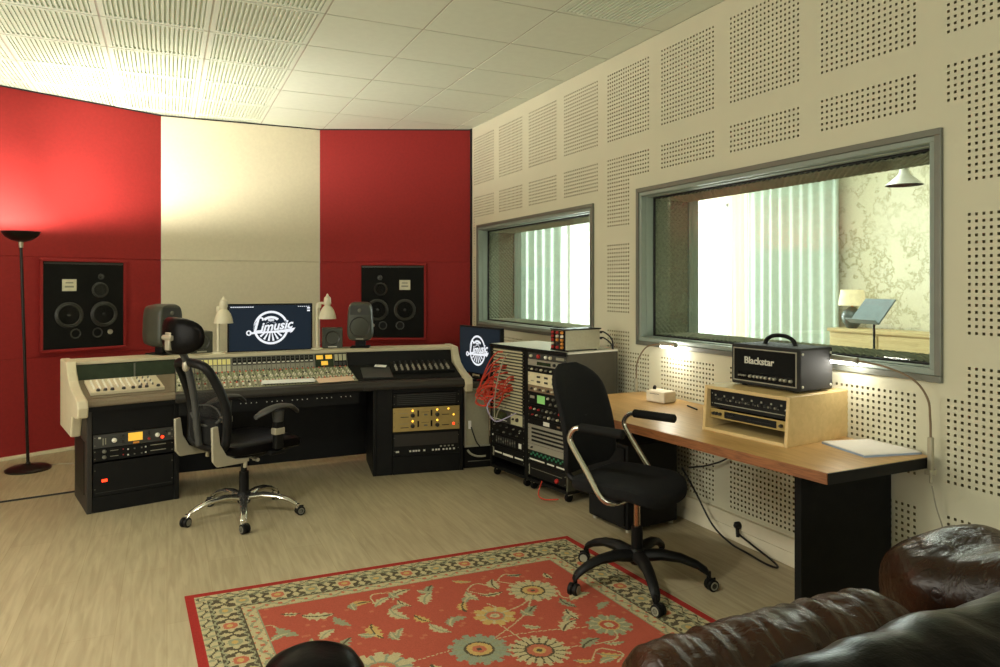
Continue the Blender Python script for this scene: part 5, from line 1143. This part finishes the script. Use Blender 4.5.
# ================================================================== RUG
RUGW, RUGL = 1.95, 2.90
rugc = Vector((2.02, 3.425, 0)); RA2 = -2.0
def rug():
    res = 0.006; nx, ny = int(RUGW/res), int(RUGL/res)
    u = (np.arange(nx)+0.5)*res; v = (np.arange(ny)+0.5)*res
    Uu, Vv = np.meshgrid(u, v, indexing='ij')          # u: from right edge leftwards, v: from far edge towards the camera
    E = np.minimum(np.minimum(Uu, RUGW-Uu), np.minimum(Vv, RUGL-Vv))
    al = np.where((np.minimum(Uu, RUGW-Uu) < np.minimum(Vv, RUGL-Vv)), Vv, Uu)     # coordinate along the border
    mi = np.zeros((nx, ny), int)                          # 0 red 1 edge 2 cream 3 sage 4 dark 5 gold 6 rose 7 blue
    rg = np.random.RandomState(5)
    def coarse(k): 
        a = rg.rand(nx//k+2, ny//k+2); return np.kron(a, np.ones((k, k)))[:nx, :ny]
    mi[E < 0.035] = 1
    g1 = (E >= 0.035) & (E < 0.085); mi[g1] = 2
    mi[g1 & (np.sin(al*2*PI/0.045)*np.sin((E-0.035)*2*PI/0.05) > 0.25)] = 3
    mi[g1 & (np.abs(E-0.06 - 0.012*np.sin(al*2*PI/0.09)) < 0.004)] = 4
    b = (E >= 0.085) & (E < 0.205); mi[b] = 4
    ph = (al % 0.15) - 0.075; er = E - 0.145
    rr = np.sqrt(ph**2 + (er*1.05)**2); an = np.arctan2(er, ph)
    pet = rr < 0.046*(1+0.22*np.cos(6*an)); odd = ((al//0.15).astype(int) % 2) == 0
    mi[b & pet] = 2; mi[b & pet & (rr < 0.03) & odd] = 6; mi[b & pet & (rr < 0.03) & ~odd] = 3; mi[b & (rr < 0.013)] = 5
    ph2 = ((al+0.075) % 0.15) - 0.075; lf = (np.abs(ph2) + 0.6*np.abs(np.abs(er)-0.026)) < 0.017
    mi[b & lf] = 2
    mi[b & (np.abs(np.abs(er) - 0.05 + 0.006*np.sin(al*2*PI/0.05)) < 0.005)] = 3
    g2 = (E >= 0.205) & (E < 0.27); mi[g2] = 2
    mi[g2 & (np.abs(E-0.237 - 0.014*np.sin(al*2*PI/0.11)) < 0.006)] = 3
    mi[g2 & (np.sin(al*2*PI/0.055) * np.cos((E-0.205)*2*PI/0.065) > 0.6)] = 6
    mi[g2 & (np.abs(E-0.208) < 0.004)] = 4; mi[g2 & (np.abs(E-0.266) < 0.004)] = 3
    F = E >= 0.27
    mi[F & (coarse(3) > 0.965)] = 6
    def polar(cu, cv):
        du, dv = Uu-cu, Vv-cv; return np.sqrt(du*du+dv*dv), np.arctan2(dv, du)
    # vines
    t = np.linspace(0, 1, 220)
    def vine(P, w=0.006, c=2):
        P = [Vector((p[0], p[1], 0)) for p in P]
        for q in spline(P, 60):
            i, j = int(q.x/res), int(q.y/res); k = max(1, int(w/res))
            if 0 <= i-k and i+k < nx and 0 <= j-k and j+k < ny:
                s = mi[i-k+1:i+k, j-k+1:j+k]; f = F[i-k+1:i+k, j-k+1:j+k]; s[f] = c
    def leaf(cu, cv, ang, L, c=2, w=0.38, vein=3):
        du, dv = Uu-cu, Vv-cv; a = rad(ang); x = du*math.cos(a)+dv*math.sin(a); y = -du*math.sin(a)+dv*math.cos(a)
        s = x/L; inside = (np.abs(s) < 1) & (np.abs(y - 0.25*L*s*s) < w*L*(1-s*s)*(1+0.25*np.cos(s*14))) & F
        mi[inside] = c; mi[inside & (np.abs(y-0.25*L*s*s) < 0.004)] = vein
    def palm(cu, cv, R, n, cols, ph=0.0):
        r, a = polar(cu, cv)
        e1 = R*(0.80+0.20*np.abs(np.cos(n*a/2+ph))**0.6*np.sign(np.cos(n*a+2*ph))*0.5+0.10)
        mi[(r < e1) & F] = cols[0]
        st = (np.abs(np.cos(n*a/2+ph)) < 0.34) & (r > 0.42*R) & (r < e1*0.97); mi[st & F] = cols[1]
        mi[(r < 0.48*R) & F] = cols[2]; mi[(r < 0.40*R) & F] = cols[3]; mi[(r < 0.22*R) & F] = cols[4]; mi[(r < 0.09*R) & F] = cols[2]
    rg2 = random.Random(3)
    flowers = [(a, b, r_*0.78, n_, c_) for a, b, r_, n_, c_ in RUG_FLOWERS]
    for f1, f2 in zip(flowers, flowers[1:]):
        mu, mv = (f1[0]+f2[0])/2 + rg2.uniform(-.12, .12), (f1[1]+f2[1])/2 + rg2.uniform(-.12, .12); vine([f1[:2], (mu, mv), f2[:2]])
    for k in range(26):
        cu, cv = rg2.uniform(0.3, 1.65), rg2.uniform(0.3, 2.6); a = rg2.uniform(0, 6.28)
        vine([(cu, cv), (cu+0.07*math.cos(a), cv+0.07*math.sin(a)), (cu+0.11*math.cos(a+0.9), cv+0.11*math.sin(a+0.9)), (cu+0.09*math.cos(a+1.8), cv+0.09*math.sin(a+1.8))])
    placed = []
    for k in range(900):
        cu, cv = rg2.uniform(0.33, 1.62), rg2.uniform(0.33, 2.57)
        if any((cu-f[0])**2+(cv-f[1])**2 < (f[2]+0.055)**2 for f in flowers) or any((cu-p[0])**2+(cv-p[1])**2 < 0.092**2 for p in placed): continue
        placed.append((cu, cv)); leaf(cu, cv, rg2.uniform(0, 180), rg2.uniform(0.04, 0.07), rg2.choice((2, 2, 5, 3)), rg2.uniform(0.3, 0.5), 3 if k % 2 else 4)
        if k % 3 == 0: leaf(cu+0.03, cv+0.02, rg2.uniform(0, 180), 0.04, 3, 0.45, 2)
    for cu, cv, R_, n_, c_ in flowers: palm(cu, cv, R_, n_, c_, 0.4)
    # mesh: pile top as a grid of coloured tufts, thin sides
    gx, gy = np.meshgrid(np.arange(nx+1)*res, np.arange(ny+1)*res, indexing='ij')
    co = np.stack([-gx + 0.085*gy, -gy, np.full_like(gx, 0.006)], -1).reshape(-1, 3)
    i, j = np.meshgrid(np.arange(nx), np.arange(ny), indexing='ij'); a = (i*(ny+1)+j).reshape(-1)
    fc = np.stack([a, a+1, a+ny+2, a+ny+1], -1)
    n0 = len(co); W_, L_ = nx*res, ny*res
    co = np.vstack([co, [(0, 0, 0.006), (-W_, 0, 0.006), (-W_+0.085*L_, -L_, 0.006), (0.085*L_, -L_, 0.006), (0, 0, 0), (-W_, 0, 0), (-W_+0.085*L_, -L_, 0), (0.085*L_, -L_, 0)]])
    sd = [(n0+k, n0+(k+1) % 4, n0+4+(k+1) % 4, n0+4+k) for k in range(4)]
    me = bpy.data.meshes.new('rug'); me.from_pydata(co.tolist(), [], fc.tolist() + sd)
    for k in ('rug_red', 'rug_edge', 'rug_cream', 'rug_sage', 'rug_dark', 'rug_gold', 'rug_rose', 'rug_blue'): me.materials.append(MT[k])
    me.polygons.foreach_set('material_index', np.concatenate([mi.reshape(-1), [1]*4]).astype(np.int32)); me.update()
    o = bpy.data.objects.new('rug', me); C.objects.link(o); o.location = (rugc.x, rugc.y, 0.0); o.rotation_euler = (0, 0, rad(RA2))
    tag(o, 'red patterned oriental rug with a cream and dark border on the floor', 'rug')
RUG_FLOWERS = [(0.98, 0.95, 0.155, 13, (7, 3, 4, 5, 6)), (0.53, 0.56, 0.150, 14, (2, 3, 4, 5, 6)), (0.80, 0.72, 0.115, 8, (5, 2, 3, 6, 2)), (0.78, 1.05, 0.150, 17, (2, 4, 4, 6, 5)),
               (0.42, 0.98, 0.12, 11, (3, 2, 5, 0, 2)), (1.36, 0.95, 0.17, 11, (2, 7, 3, 6, 2)), (1.15, 1.45, 0.15, 13, (7, 3, 4, 5, 6)), (0.5, 1.5, 0.15, 14, (2, 3, 4, 5, 6)), (0.85, 1.85, 0.15, 17, (2, 4, 4, 6, 5)), (1.4, 1.9, 0.13, 9, (5, 2, 3, 6, 2)), (0.5, 2.2, 0.14, 13, (7, 3, 4, 5, 6)), (1.1, 2.35, 0.14, 12, (2, 3, 4, 5, 6))]
rug()
# ================================================================== LEATHER SEATING IN THE FOREGROUND
def wrinkle(q, amp, fx, fy, seed):
    n = noise.noise(Vector((q.x*fx+seed, q.y*fy+seed*2, q.z*6)))
    return n*amp
def rolled(name_pts, rfun, n=28, seed=0.0, amp=0.012, freq=(14, 14)):
    """padded roll along a path with pleats"""
    P = [Vector(p) for p in name_pts]; loops = []; k = len(P)
    for i, p in enumerate(P):
        t = (P[min(i+1, k-1)] - P[max(i-1, 0)]).normalized(); up = Vector((0, 0, 1)); up = (up - t*up.dot(t)).normalized(); sd = t.cross(up); l = []
        for j in range(n):
            a = 2*PI*j/n; rx, rz = rfun(i/(k-1), a); q = p + sd*(math.cos(a)*rx) + up*(math.sin(a)*rz)
            g = i*110/k
            w = amp*1.1*noise.noise(Vector((g*0.16+seed, math.cos(a)*1.2+seed, math.sin(a)*1.2))) + amp*0.9*noise.noise(Vector((g*0.38+seed+1.1*math.cos(a), math.cos(a)*0.5, 3.0+math.sin(a)*0.5)))
            l.append(tuple(q + (sd*math.cos(a)+up*math.sin(a))*w))
        loops.append(l)
    return loops
# armchair facing left: far arm, back, seat, near arm
ac = thing('leather_armchair', 'brown leather armchair with pleated padded arm in front of the desk', 'armchair', (1.55, 0.95, 0.006))
A0 = Vector((-1.55, -0.95, 0))
def cap(t, e=0.06): return max(0.25, min(1, math.sqrt(max(0.0, 1-((max(0, e-t)/e)**2)))*1.0, math.sqrt(max(0.0, 1-((max(0, t-1+e)/e)**2)))))
path = [(0.92+0.80*i/109-1.55, 1.245-0.95, 0.50+0.012*math.sin(i*0.03)) for i in range(110)]
m = MB(); m.loft(rolled(path, lambda t, a: (0.13*cap(t), 0.105*cap(t)), 40, 2.0, 0.0075), 0, True); m.build('arm_pad', 'leather_brown', ac, sub=1)
m = MB(); m.box(0.96-1.55, 1.70-1.55, 1.15-0.95, 1.34-0.95, 0.06, 0.48); m.build('arm_side', 'leather_black', ac, bevel=0.03, seg=3)
# back cushion with dents and a gathered top
bk = MB()
def backfn(q):
    n = noise.noise(Vector((q.x*5, q.y*6, q.z*5+3)))*0.045 + noise.noise(Vector((q.x*13, q.y*9, q.z*12)))*0.014
    d = Vector((q.x-0.54, q.y*0.4-0.1, q.z-0.40)).normalized(); return q + d*n
bk.blob((2.10-1.55, 1.05-0.95, 0.465), (0.235, 0.42, 0.235), 0.55, 0.5, 56, 30, 0, None, backfn); bk.build('back_cushion', 'leather_brown', ac, sub=1)
m = MB(); m.box(1.86-1.55, 2.28-1.55, 0.66-0.95, 1.40-0.95, 0.06, 0.42); m.build('back_frame', 'leather_black', ac, bevel=0.04, seg=3)
m = MB(); m.blob((1.32-1.55, 0.90-0.95, 0.36), (0.40, 0.20, 0.09), 0.4, 0.4, 32, 12); m.build('seat_cushion', 'leather_brown', ac)
m = MB(); m.box(0.96-1.55, 1.86-1.55, 0.68-0.95, 1.16-0.95, 0.06, 0.28); m.build('seat_frame', 'leather_black', ac, bevel=0.02)
for x in (1.0, 2.22):
    for y in (0.72, 1.3):
        m = MB(); m.cyl((x-1.55, y-0.95, 0), (x-1.55, y-0.95, 0.07), 0.022, 0.03); m.build('foot', 'black', ac)
# nearest: dark sofa back just in front of the camera
sf_ = thing('leather_sofa', 'dark black leather sofa back filling the lower right corner nearest the viewer', 'sofa', (0.85, 0.40, 0))
path = []
for i in range(44):
    t = i/43; path.append((0.53+0.85*t-0.85, 0.50-0.40, 0.912 + 0.02*min(1, t*2.2) + 0.006*math.sin(t*9)))
m = MB(); m.loft(rolled(path, lambda t, a: (0.11*cap(t, 0.1), 0.10*cap(t, 0.1)), 30, 5.0, 0.006), 0, True); m.build('back_roll', 'leather_black', sf_, sub=1)
m = MB(); m.box(0.57-0.85, 1.35-0.85, 0.42-0.40, 0.58-0.40, 0.06, 0.90); m.build('back_panel', 'leather_black', sf_, bevel=0.03, seg=3)
m = MB(); m.box(0.57-0.85, 1.35-0.85, -0.25-0.40, 0.44-0.40, 0.06, 0.40); m.build('seat', 'leather_black', sf_, bevel=0.05, seg=3)
for x in (0.62, 1.30):
    for y in (-0.2, 0.54):
        m = MB(); m.cyl((x-0.85, y-0.40, 0), (x-0.85, y-0.40, 0.07), 0.022, 0.03); m.build('foot', 'black', sf_)
# round pouf at the bottom edge
pf = thing('leather_pouf', 'round dark leather pouf at the near edge of the rug', 'pouf', (0.36, 1.98, 0.006))
m = MB(); m.lathe([(0.125, 0.0), (0.145, 0.03), (0.152, 0.15), (0.150, 0.28), (0.142, 0.335), (0.122, 0.365), (0.085, 0.385), (0.04, 0.392), (0.001, 0.393)], 36); m.build('cushion', 'leather_black', pf)
m = MB(); m.tube([(0.147*math.cos(2*PI*k/40), 0.147*math.sin(2*PI*k/40), 0.31) for k in range(40)], 0.005, 6, 0, None, True); m.build('welt', 'leather_black', pf)
# ================================================================== CAMERA AND LIGHT
TH = math.degrees(math.atan2(333, 710))
cam = bpy.data.cameras.new('camera'); co = bpy.data.objects.new('camera', cam); C.objects.link(co)
co.location = (0, 0, 1.41); co.rotation_euler = (rad(90), 0, rad(-TH)); cam.sensor_width = 36; cam.lens = 710/1000*36
cam.shift_y = (284-333.5)/1000; cam.clip_start = 0.02
bpy.context.scene.camera = co
def light(kind, name, loc, power, color, rot=None, size=None, size_y=None, radius=None):
    l = bpy.data.lights.new(name, kind); l.energy = power; l.color = color
    if size: l.shape = 'RECTANGLE'; l.size = size; l.size_y = size_y or size
    if radius is not None: l.shadow_soft_size = radius
    o = bpy.data.objects.new(name, l); C.objects.link(o); o.location = loc
    if rot: o.rotation_euler = tuple(rad(a) for a in rot)
    return o
WARM = (1.0, 0.94, 0.81)
light('POINT', 'uplighter_bulb', (LX-0.045, LY, 1.784), 92, WARM, radius=0.02)
sp = light('SPOT', 'uplighter_added_spot', (LX-0.045, LY, 1.784), 235, WARM, radius=0.02)  # extra spot added inside the bowl to throw the ceiling glow rightwards
sp.data.spot_size = rad(118); sp.data.spot_blend = 0.9; sp.rotation_euler = Vector((1.6, 0.30, 1.1)).to_track_quat('-Z', 'Y').to_euler()
light('AREA', 'rear_window_daylight', (0.6, -2.7, 1.65), 48, (0.98, 1.0, 0.92), (90, 0, 0), 2.3, 1.4)
light('AREA', 'added_overhead_fill', (-1.3, 1.5, 2.95), 24, (1.0, 0.96, 0.80), (0, 0, 0), 1.2, 1.2)  # added fill from above, out of view, without any fixture
sp2 = light('SPOT', 'added_floor_spot', (-0.5, 1.6, 2.93), 165, (1.0, 0.97, 0.87), radius=0.12)  # unseen spot added to brighten floor and rug but spare the wall
sp2.data.spot_size = rad(84); sp2.data.spot_blend = 0.7; sp2.rotation_euler = Vector((0.9, 1.1, -2.9)).to_track_quat('-Z', 'Y').to_euler()
light('AREA', 'added_side_fill', (-2.55, 3.4, 1.5), 60, (1.0, 0.97, 0.84), (0, -90, 0), 1.5, 2.2)  # added fill from the left; that wall has no window
light('AREA', 'live_room_window_daylight', (RX1-0.32, 7.75, 1.4), 210, (0.97, 0.99, 1.0), (0, 90, 0), 1.9, 2.2)
light('AREA', 'added_live_room_fill', (5.0, 4.4, 2.9), 52, (1.0, 0.98, 0.95), (0, 0, 0), 1.2, 1.2)  # added overhead fill that brightens the live room, no fixture
light('AREA', 'live_room_end_window_daylight', (6.1, RY1-0.5, 1.4), 190, (0.97, 0.99, 1.0), (-90, 0, 0), 1.5, 2.3)
for p, w in (((2.75, 2.235, 1.045), 1.1), ((2.755, 3.47, 1.015), 2.2)):
    light('POINT', 'clip_lamp_light', p, w, (1.0, 0.95, 0.84), radius=0.02)
w = bpy.data.worlds.new('world'); bpy.context.scene.world = w; w.use_nodes = True
w.node_tree.nodes['Background'].inputs[0].default_value = (0.9, 0.95, 1.0, 1); w.node_tree.nodes['Background'].inputs[1].default_value = 0.5
sc = bpy.context.scene
sc.view_settings.view_transform = 'Standard'; sc.view_settings.look = 'None'; sc.view_settings.gamma = 1.0; sc.view_settings.use_curve_mapping = False
sc.view_settings.exposure = 0.22
sc.cycles.use_denoising = True; sc.cycles.max_bounces = 8; sc.cycles.diffuse_bounces = 4; sc.cycles.transparent_max_bounces = 12; sc.cycles.sample_clamp_indirect = 6
